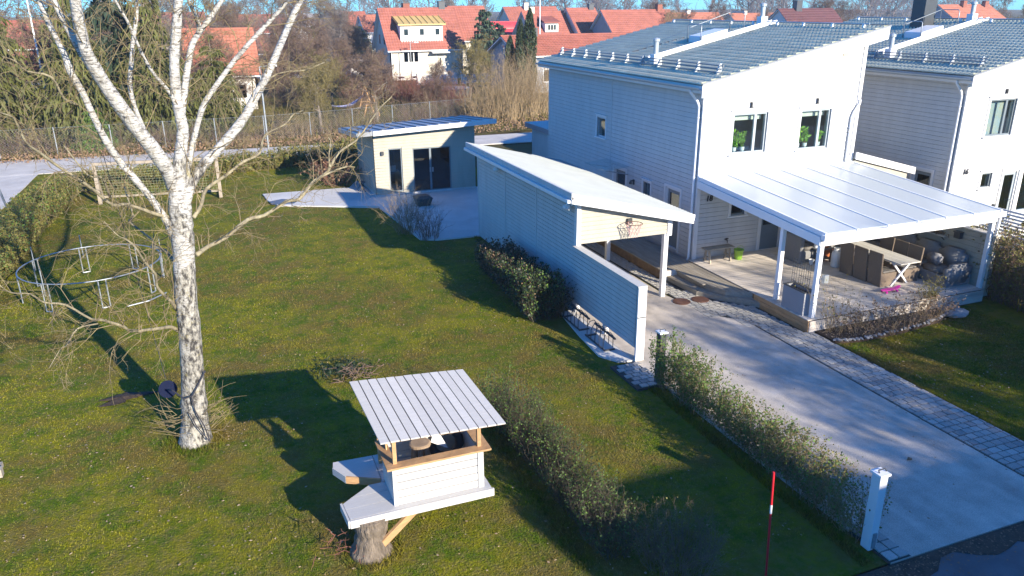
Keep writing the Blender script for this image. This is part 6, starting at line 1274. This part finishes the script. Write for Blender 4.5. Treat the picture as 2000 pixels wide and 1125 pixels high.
# cream house
ch_, chroof = gable_house('cream_house', 'cream house with red tiled roof and ochre-roofed dormer in the middle distance', 20.5, 29.1, 90.7, 98.7, 3.55, 7.65, 'plaster_cream', 'tile_red',
    wins=[(22.0,23.8,1.95,3.2,(.34,.67)),(21.2,22.0,.15,.5),(22.9,23.7,.15,.5)], chim=((27.9,94.9,.75,.85,'metal_dark'),(24.0,96.5,.8,.7,'brick')), gwin=((3.8,5.0,92.8,93.6),(3.8,5.0,95.2,96.0),(1.6,2.8,95,96)))
T = Tfront(90.7)
d_ = door(ch_, Tfront(90.68), 25.9, 26.8, 1.0, 2.95, 'sky_blue_door', 1.9); MB(T).box(26.30,26.42,.03,.05,1.6,2.4).build('door_window', 'glass_dark', ch_)
MB(T).hexa([(25.2,0,3.10),(27.3,0,3.10),(27.3,1.0,2.95),(25.2,1.0,2.95)],[(25.2,0,3.25),(27.3,0,3.25),(27.3,1.0,3.05),(25.2,1.0,3.05)]).build('porch_canopy', 'trim_white', ch_)
for i in range(5): MB(T).box(25.8,27.0,0,.3+i*.28,0,.98-i*.2).build('porch_step', 'wood_raw' if i == 4 else 'concrete_slab', ch_)
for a in (20.62,29.0): MB(T).cyl((a,.08,.1),(a,.08,3.4),.05,n=8).build('downpipe', 'metal_white', ch_)
MB(T).box(20.5,29.1,.0,.03,.55,.62).build('plinth_trim', 'trim_white', ch_)
dm = MB(); yb = 93.4      # dormer box
dm.box(21.9,26.9,91.2,94.6,3.95,6.0).build('dormer', 'plaster_white', ch_)
dmo = [o for o in ch_.children if o.name.startswith('dormer')][0]
for a in (22.25,24.1,25.95): 
    f = MB(Tfront(91.2)).box(a,a+.62,0,.05,4.85,5.65).build('window', 'trim_white', dmo); MB(Tfront(91.2)).box(a+.07,a+.55,.05,.06,4.92,5.58).build('pane', 'glass_dark', dmo)
MB().hexa([(21.6,90.85,5.98),(27.2,90.85,5.98),(27.2,94.5,7.0),(21.6,94.5,7.0)],[(21.6,90.85,6.12),(27.2,90.85,6.12),(27.2,94.5,7.14),(21.6,94.5,7.14)]).build('dormer_roof', 'sheet_ochre', dmo)
for i in range(9): 
    x = 21.65+i*.69; MB().hexa([(x,90.83,6.12),(x+.05,90.83,6.12),(x+.05,94.5,7.14),(x,94.5,7.14)],[(x,90.83,6.2),(x+.05,90.83,6.2),(x+.05,94.5,7.22),(x,94.5,7.22)]).build('standing_seam', 'sheet_ochre', dmo)
gable_house('cream_house', 'right wing house with red tiled roof behind the bluish conifer', 29.6, 33.6, 93.2, 100.5, 4.3, 7.8, 'plaster_cream', 'tile_red', wins=[(30.3,31.2,1.8,3.0)], chim=())
# picket fence with brick pillars, net trampoline
pf = thing('picket_fence', 'white picket fence in front of the cream house', 'fence', (22,84,0))
pk = MB().prism([(-.05,0,0),(.05,0,0),(.05,0,.95),(0,0,1.05),(-.05,0,.95)], (0,.03,0)).build('picket', 'trim_white', pf); pme = pk.data; bpy.data.objects.remove(pk)
x = 22.3
while x < 30.2:
    if not 26.0 < x < 26.9: piece(pme, 'picket', pf, (x, 84.2-(x-22.3)*.08, .05))
    x += .17
for a, b in ((22.2,26.0),(26.9,30.3)):
    for z in (.3,.8): MB().beam((a,84.26-(a-22.3)*.08,z),(b,84.26-(b-22.3)*.08,z),.04,.07).build('rail', 'trim_white', pf)
for x in (22.0,26.0,26.9,30.4): MB().box(x-.2,x+.2,84.1-(x-22.3)*.08,84.5-(x-22.3)*.08,0,1.2).build('pillar', 'plaster_white', pf)
nt2 = thing('net_trampoline', 'round dark blue trampoline with skirt in front of the picket fence', 'trampoline', (21.9,72.2,0))
MB().lathe([(1.75,.05),(1.85,.75),(1.88,.78)], (21.9,72.2,0), 28).build('skirt', mat('skirt_blue', (.02,.06,.085), .6), nt2); MB().lathe([(1.87,.79),(1.4,.80),(.1,.80)], (21.9,72.2,0), 28).build('mat', mat('mat_grey', (.22,.25,.27), .5), nt2)
for k in range(6): a = k*1.047; MB().cyl((21.9+1.9*math.cos(a),72.2+1.9*math.sin(a),0),(21.9+1.9*math.cos(a),72.2+1.9*math.sin(a),1.5 if k % 2 else .8),.035,n=6).build('pole', mat('pole_blue', (.03,.07,.1), .5), nt2)
# swing frame, hammock
sg = thing('swing_frame', 'yellow wooden A-frame of a swing among the bare trees', 'swing', (12.3,61.8,0))
for y in (61.2,63.4):
    MB().beam((11.5,y,0),(12.1,y,2.2),.10,.10).build('leg', 'wood_raw', sg); MB().beam((12.7,y,0),(12.1,y,2.2),.10,.10).build('leg', 'wood_raw', sg); MB().beam((11.75,y,.9),(12.45,y,.9),.06,.08).build('tie', 'wood_raw', sg)
MB().beam((12.1,60.9,2.22),(12.1,63.7,2.22),.10,.12).build('top_beam', 'wood_raw', sg)
hm = thing('hammock', 'blue and white striped hammock hung between bare fruit trees', 'hammock', (9.8,58.5,0))
V_ = []; F_ = []; n_ = 14
for i in range(n_+1):
    q = i/n_; x = 8.6+2.7*q; y = 57.9+.3*q; z = 1.30+.9*q-1.0*math.sin(math.pi*q)*.55; w = .38*math.sin(math.pi*min(max(q,.06),.94))**.6
    for k in range(5): a = (k-2)/2; V_.append((x, y+a*w, z+.22*a*a*w*2))
for i in range(n_):
    for k in range(4): F_.append((i*5+k,(i+1)*5+k,(i+1)*5+k+1,i*5+k+1))
npmesh('cloth', V_, F_, mat('hammock_cloth', (.03,.05,.30), .8, .0, 7, col2=(.5,.52,.6), detail=1, stretch=(1,6,1)), hm); MB().tube([(7.4,54.4,1.5),(8.6,57.9,1.3)], .012, 5).tube([(11.3,58.2,2.2),(11.9,58.2,2.4)], .012, 5).build('rope', 'rope', hm)
# stone wall with white capping stones, pale yard
sw_ = thing('stone_wall', 'dark dry stone wall topped with white stones left of the cream house', 'wall', (17,100,0))
for i in range(30):
    q = i/29; x = 16.6+1.5*q; y = 86+28*q
    for k in range(2): MB().box(x-.25,x+.25,y-.46,y+.46,.0+.36*k,.34+.36*k+random.uniform(0,.03)).build('stone', random.choice(('rock','plaster_grey')), sw_)
    if i % 3 == 0: MB().lathe([(.22,.72),(.25,.85),(.15,1.02),(.02,1.05)], (x,y,0), 7).build('cap_stone', 'rock_pale', sw_)
sheet('yard', [(18.5,128),(30,126),(33,160),(18,160)], .02, 'gravel_path'); sheet('side_street', [(-20,104),(15,100),(19,128),(12,128),(11,108),(-20,112)], .02, 'gravel_path')
# house on the left behind the spruces
gable_house('white_cottage', 'white cottage with orange-red tiled roof behind the spruces on the left', -.6, 4.5, 70, 78, 2.95, 6.2, 'plaster_white', 'tile_orange', wins=[(.6,1.6,.9,2.1),(2.7,3.6,.9,2.1)], chim=((1,74,.7,.7,'brick'),), trim='metal_dark')
# grey gabled house, long roof
gable_house('grey_house', 'grey gabled house with long brown-red roof behind the thujas', 28.5, 47, 71.4, 79.6, 3.5, 5.05, 'plaster_grey', 'tile_brown', wins=[(31,32,1,2.2)], chim=((31.5,75.5,.9,.75,'metal_dark'),), gwin=((3.5,4.4,75.2,75.7),), wave=.34)
R_G = 'red-roofed houses on the far side'
h_, r_ = gable_house('dormer_house', 'red-roofed house with a small white dormer behind the thujas', 46.2, 52.4, 110, 118, 3.6, 7.0, 'plaster_cream', 'tile_red', chim=((47.5,114,.7,.8,'plaster_cream'),))
db = MB().box(48.2,50.3,110.4,113.5,4.3,5.6).build('dormer', 'plaster_white', h_)
MB().hexa([(47.9,110.1,5.55),(50.6,110.1,5.55),(50.4,113.8,6.5),(48.1,113.8,6.5)],[(47.9,110.1,5.7),(50.6,110.1,5.7),(50.4,113.8,6.65),(48.1,113.8,6.65)]).build('dormer_roof', 'tile_brown', db)
for i in range(3): MB(Tfront(110.4)).box(48.65+i*.45,49.0+i*.45,0,.03,4.6,5.3).build('pane', 'glass_dark', db)
gable_house('red_roof_house', 'steep red-roofed house, left of the steep pair', 53.0, 57.2, 108, 118, 3.5, 7.4, 'plaster_white', 'tile_red', chim=((56.8,113,.8,.7,'metal_dark'),))
gable_house('red_roof_house', 'steep red-roofed house with brick chimney, right of the steep pair', 55.2, 66, 101, 111, 3.2, 7.1, 'plaster_grey', 'tile_red', chim=((64.5,106,.8,.9,'brick'),))
gable_house('long_roof_house', 'low house with long orange roof above the ridge of house 18', 88.5, 100.5, 138, 147, 3.4, 6.2, 'plaster_white', 'tile_orange', chim=((93.5,142.5,.8,.7,'plaster_white'),), wave=.5, row=.6)
gable_house('far_cottage', 'white cottage with bright orange roof left of the cream house', 27.3, 34, 138, 147, 4.0, 6.5, 'plaster_white', 'tile_orange', wins=[(28.3,29.3,1.5,2.8)], chim=((32,142,.7,.5,'brick'),), wave=.5, row=.6)
db = MB().box(29.2,31,138.6,141.5,4.5,5.6); db.build('garden_wall', 'plaster_white', bpy.data.objects[[o.name for o in bpy.data.objects if o.name.startswith('far_cottage')][-1]])
gable_house('far_cottage', 'brown-roofed house behind the bright orange roof', 26.5, 30.5, 152, 160, 4.5, 7.0, 'plaster_grey', 'tile_brown', wave=.5, row=.6)
gable_house('sheet_roof_house', 'low house with bright red sheet roof left of the thujas', 40, 50, 121, 129, 3.0, 5.4, 'plaster_grey', 'sheet_red', chim=((44,125,.7,.8,'sheet_red'),), wave=1.2, row=3)
gable_house('brown_roof_house', 'brown-roofed house behind the dormer house', 54, 64, 138, 147, 4.5, 7.6, 'plaster_cream', 'tile_brown', chim=((58,142,.8,.9,'plaster_cream'),), wave=.5, row=.6)
gable_house('maroon_house', 'house with dark maroon roof and grey chimney above house 18', 88, 98.5, 104, 112, 4.0, 7.0, 'plaster_white', 'tile_maroon', chim=((91.5,108,1.1,1.4,'metal_dark'),), wave=.5, row=.6)
gable_house('orange_roof_house', 'orange-roofed house behind the roof of house 16', 138.5, 152, 118, 127, 4.6, 7.3, 'plaster_grey', 'tile_orange', chim=((144.5,122,.9,.9,'brick'),(150.5,122,.9,.8,'brick')), wave=.5, row=.6)
gable_house('low_orange_house', 'low orange-roofed house left of the dark chimney', 112, 126, 150, 158, 3.4, 5.8, 'plaster_cream', 'tile_orange', chim=((116,154,.8,.7,'plaster_cream'),), wave=.6, row=.7)
gable_house('pale_barn', 'long pale grey house far behind the birch on the left', 16, 26, 190, 200, 4.0, 6.4, 'plaster_white', 'plaster_grey', wave=1.2, row=2)
gable_house('dark_barn', 'long brown roof far behind the right birch limb', 4.5, 17, 165, 174, 3.5, 6.6, 'brick', 'tile_brown', wave=.6, row=.8)
gable_house('far_row_house', 'pale row house on the horizon behind the left birch limbs', -10, 2, 150, 160, 4.8, 7.2, 'plaster_cream', 'tile_brown', wave=.6, row=.8)
gable_house('far_row_house', 'red-walled house glimpsed left of the leftmost birch limb', -26, -15, 110, 118, 3.8, 6.6, 'brick', 'tile_brown', wave=.6, row=.8)
fp = thing('flagpole', 'white flagpole beside the thujas', 'flagpole', (34.3,80,0)); MB().cyl((34.3,80,0),(34.3,80,9.2),.07,.045,10).build('pole', 'metal_white', fp); MB().lathe([(.02,9.2),(.09,9.27),(.02,9.36)], (34.3,80,0), 10).build('knob', 'metal_white', fp)
tag(MB().cyl((-9.5,60,0),(-9.5,60,9.2),.06,.05,10).build('flagpole', 'metal_white'), 'white flagpole at the upper left behind the spruces', 'flagpole')
# ------------------------------------------------------------------ unseen houses and trees added towards the sun to shade the drive and the lawn
gable_house('shade_caster_house', 'unseen white house added across the road to shade the drive', 17.2, 27, -14.5, -6.0, 3.6, 7.0, 'plaster_white', 'tile_red', wave=.6, row=.8)
gable_house('shade_caster_garage', 'unseen tall garage added across the road to shade the hedge end of the lawn', 10.7, 15.3, -9.2, -4.0, 3.6, 6.2, 'plaster_white', 'tile_red', wave=.6, row=.8)  # added building, its ridge set by where the shadow should end
gable_house('shade_caster_house', 'unseen second white house added across the road to shade the front lawn', 23.2, 32, -11.0, -4.2, 3.6, 7.5, 'plaster_white', 'tile_red', wave=.6, row=.8)
spruce('unseen slim evergreen added across the road for its shadow', (20.2,-4.3,0), SP[1], 'needle_dark', (.7,.7,.62), 2)  # evergreens here are added, out of view, to deepen the shade
for k, l, p, s_, a in ((0,'bare garden tree across the road',(19.8,-5.2,0),1.15,1),(1,'bare street tree across the road',(23.2,-3.5,0),1.0,2),(3,'broad bare tree across the road',(18.2,-9.5,0),1.0,3)): place(k, l, p, s_, a, 'twig_grey', 'twig_brown')
spruce('unseen bushy evergreen added opposite the driveway hedge for its shadow', (9.4,-2.2,0), SP[1], 'needle_dark', (.6,.6,.36), 0); spruce('unseen evergreen added for its shadow beside the garage across the road', (9.2,-5.5,0), SP[0], 'needle_dark', (.8,.8,.5), 2)
spruce('unseen tall evergreen added opposite the front lawn for its shadow', (22.6,-4.4,0), SP[0], 'needle_dark', (1.0,.9,.74), 1); spruce('unseen wide evergreen added at the far right for its shadow', (26.0,-5.0,0), SP[1], 'needle_dark', (1.1,1.0,.74), 3)
# ------------------------------------------------------------------ grass and fallen leaves
g = np.random.default_rng(5)
def lawn_points(n, poly_ok, u0, u1, v0, v1):
    P = np.stack([g.uniform(u0,u1,n), g.uniform(v0,v1,n)], 1); return P[poly_ok(P)]
def lawn_z(P): 
    U_, W_ = P[:,0], P[:,1]; return -.02+.03*(np.sin(U_*.7+1.3*np.sin(W_*.31))*.5+np.sin(W_*.9+U_*.23)*.3+np.sin(U_*2.1+W_*1.7)*.2-.5)
def on_left(P):
    x, y = P[:,0], P[:,1]; ok = (x < 8.15) & (x > -7.5) & (y < 44) & (y > 7.2)
    ok &= ~((x > 2.1) & (x < 8.9) & (y > 33.9-(x-2.1)*.42) & (y < 36.7)); ok &= ~((x > 6.5) & (y > 26.3)); ok &= (x-1.55)**2+(y-10.05)**2 > .08; ok &= (x+1)**2+(y-14.8)**2 > .16
    ok &= ~((x+2.5)**2+(y-17.25)**2 < .16); ok &= ~((x > 7.9) & (y > 13.2) & (y < 18.5))
    return ok
def on_right(P):
    x, y = P[:,0], P[:,1]; return (x > 13.95) & (x < 19.2) & (y > 7.1) & (y < np.interp(x, [13.9,14.6,16.2,17.6,18.6,19.2], [13.7,13.55,13.6,13.8,14.2,14.4]))
def fade(P, d0, d1):   # thinner with distance, where blades are far below a pixel
    d = np.hypot(P[:,0], P[:,1]); return g.random(len(P)) < np.clip((d1-d)/(d1-d0), .12, 1)
P1 = lawn_points(560000, on_left, -7.5, 8.2, 8, 44); P1 = P1[fade(P1, 13, 34)]
P2 = lawn_points(120000, on_right, 13.9, 19.2, 7, 14.5); P = np.concatenate([P1, P2]); N = len(P)
# clumping: density and height follow a slow pattern
nz = np.sin(P[:,0]*1.9+np.sin(P[:,1]*1.3)*2)+np.sin(P[:,1]*2.3+np.sin(P[:,0]*.9)*2); hgt_ = (.022+.016*g.random(N))*(1+.28*nz*.5); d = np.hypot(P[:,0],P[:,1]); wd = .0055*(1+np.clip((d-12)/14,0,1.6))
a = g.uniform(0,6.28,N); lean = g.uniform(.2,1.0,N)*hgt_; b = g.uniform(0,6.28,N); z = lawn_z(P)-.004
V = np.stack([np.stack([P[:,0]-np.cos(a)*wd, P[:,1]-np.sin(a)*wd, z], 1), np.stack([P[:,0]+np.cos(a)*wd, P[:,1]+np.sin(a)*wd, z], 1), np.stack([P[:,0]+np.cos(b)*lean, P[:,1]+np.sin(b)*lean, z+hgt_], 1)], 1).reshape(-1,3)
tint = np.repeat(g.uniform(.6,1.5,N), 3)
o = npmesh('grass', V, np.arange(3*N).reshape(-1,3), 'grass_blade', kind='stuff', cols=tint); tag(o, 'short winter grass of the lawns', 'grass')
print('grass blades', N)
L1 = lawn_points(9500, on_left, -7.5, 8.2, 8, 42); L1 = L1[fade(L1, 20, 45)]; L2 = lawn_points(1300, on_right, 13.9, 19.2, 7, 14.5)
L3 = np.stack([g.uniform(14,18.3,900), g.uniform(13.75,14.45,900)], 1)
clump = lambda P: P[g.random(len(P)) < .25+.75*np.clip(np.sin(P[:,0]*1.1+2*np.sin(P[:,1]*.5))*np.sin(P[:,1]*.8+np.cos(P[:,0]*.7)*2)*1.6, 0, 1)]
L1 = clump(L1); L2 = clump(L2); P = np.concatenate([L1, L2, L3]); zz = np.concatenate([lawn_z(L1)+.028, lawn_z(L2)+.028, np.full(len(L3), .065)]); P3 = np.column_stack([P, zz])
V, F = leaf_arrays(P3, np.full(len(P3), .05), g, aspect=.7, tilt=None); V[:, 2] = np.repeat(zz, 4)+(V[:, 2]-np.repeat(zz, 4))*.25
o = npmesh('fallen_leaves', V, F, 'leaf_dry', kind='stuff'); tag(o, 'pale dry leaves scattered over the lawns', 'leaves')
# longer grass where the mower does not reach: round trunks, posts and hedge feet
Q = [np.stack([-1.0+(r:=g.uniform(.30,.62,2600))*np.cos(t_:=g.uniform(0,6.28,2600)), 14.82+r*np.sin(t_)], 1), np.stack([1.57+(r:=g.uniform(.22,.5,1500))*np.cos(t_:=g.uniform(0,6.28,1500)), 10.22+r*np.sin(t_)], 1),
     np.stack([g.uniform(8.38,8.58,5200), g.uniform(7.1,13.4,5200)], 1), np.stack([g.normal(4.5,.08,2600), g.uniform(8.6,13.5,2600)], 1), np.stack([g.normal(8.72,.05,3000), g.uniform(18.5,26.3,3000)], 1), np.stack([g.normal(13.98,.03,3500), g.uniform(7.1,13.6,3500)], 1)]
Q = np.concatenate(Q); N = len(Q); h_ = g.uniform(.04,.11,N); a = g.uniform(0,6.28,N); b = g.uniform(0,6.28,N); w_ = .007; z = lawn_z(Q)-.005
V = np.stack([np.stack([Q[:,0]-np.cos(a)*w_, Q[:,1]-np.sin(a)*w_, z], 1), np.stack([Q[:,0]+np.cos(a)*w_, Q[:,1]+np.sin(a)*w_, z], 1), np.stack([Q[:,0]+np.cos(b)*h_*.6, Q[:,1]+np.sin(b)*h_*.6, z+h_], 1)], 1).reshape(-1,3)
o = npmesh('edge_grass', V, np.arange(3*N).reshape(-1,3), 'grass_blade', kind='stuff', cols=np.repeat(g.uniform(.5,1.3,N), 3)); tag(o, 'longer unmown grass round trunks, posts and hedges', 'grass')
# dirt and leaves washed along the road edge, litter on the drive
xs_ = np.linspace(3,20,60); edge = [(x, 6.62+.10*math.sin(x*2.1)+.07*math.sin(x*5.3)+random.uniform(-.06,.06)) for x in xs_]
struct(MB().prism([(x, y, .002) for x, y in edge]+[(20,6.945,.002),(3,6.945,.002)], (0,0,.006)).build('road_edge_dirt', mat('edge_dirt', (.07,.05,.035), .95, .4, 6, .6, 50)))
Q = np.concatenate([np.stack([g.uniform(4,18,1500), 6.9-np.abs(g.normal(size=1500))*.22], 1), np.stack([g.uniform(8.9,12.7,90), g.uniform(7.1,16,90)], 1), np.stack([12.8+g.normal(size=120)*.05, g.uniform(7,16,120)], 1)])
Q = np.column_stack([Q, np.concatenate([np.full(1500,.014), np.full(210,.032)])]); V, F = leaf_arrays(Q, np.full(len(Q), .045), g, aspect=.7); zz = np.repeat(Q[:,2], 4); V[:, 2] = zz+np.abs(V[:, 2]-zz)*.3
o = npmesh('litter', V, F, 'leaf_rust', kind='stuff'); tag(o, 'dead leaves along the road edge and on the driveway', 'leaves')
def strip(n, u0, u1, v0, v1): return np.stack([g.uniform(u0,u1,n), g.uniform(v0,v1,n)], 1)
# verge of dead leaves and dry stalks along the footpath
P = strip(9000, -13, 26, 49.4, 54.5); ok = P[:,1] > 49.6; P = P[ok]; V, F = leaf_arrays(np.column_stack([P, np.abs(g.normal(size=len(P)))*.12+.03]), np.full(len(P), .15), g, aspect=.5); o = npmesh('leaf_litter', V, F, 'leaf_rust', kind='stuff'); tag(o, 'rusty leaf litter along the far side of the footpath', 'leaves')
P = strip(7000, -13, 27, 50.5, 72); h = g.uniform(.15,.6,len(P)); S = np.column_stack([P, np.full(len(P), -.05), P+g.normal(size=P.shape)*.12, h, np.full(len(P), .018), np.full(len(P), .006)])
V, F = segs_arrays(S, 3); o = npmesh('dry_grass', V, F, 'meadow', kind='stuff'); tag(o, 'rough dry grass in the garden behind the footpath', 'grass')
for i, (x, y, r) in enumerate(((11.35,9.0,.4),)):
    lf = MB().prism([(x-.07,y,.03),(x,y-.05,.05),(x+.07,y+.01,.035),(x,y+.05,.06)], (0,0,.004)); tag(lf.build('fallen_leaf', 'leaf_rust'), 'single orange dead leaf lying on the driveway', 'leaf')
# ------------------------------------------------------------------ thin winter haze
hz = MB().box(-620,820,-120,1120,-1.5,27).build('haze', None); hz['kind'] = 'stuff'; tag(hz, 'thin pale haze over the distant gardens', 'haze')
hm_ = bpy.data.materials.new('haze'); hm_.use_nodes = True; n = hm_.node_tree.nodes; n.remove(n['Principled BSDF'])
pv = n.new('ShaderNodeVolumePrincipled'); pv.inputs['Color'].default_value = (.86,.92,1,1); pv.inputs['Density'].default_value = .0005; pv.inputs['Anisotropy'].default_value = .2
hm_.node_tree.links.new(pv.outputs[0], n['Material Output'].inputs['Volume']); hz.data.materials.append(hm_)
for o in bpy.data.objects:
    if '_w' in o.keys(): del o['_w']
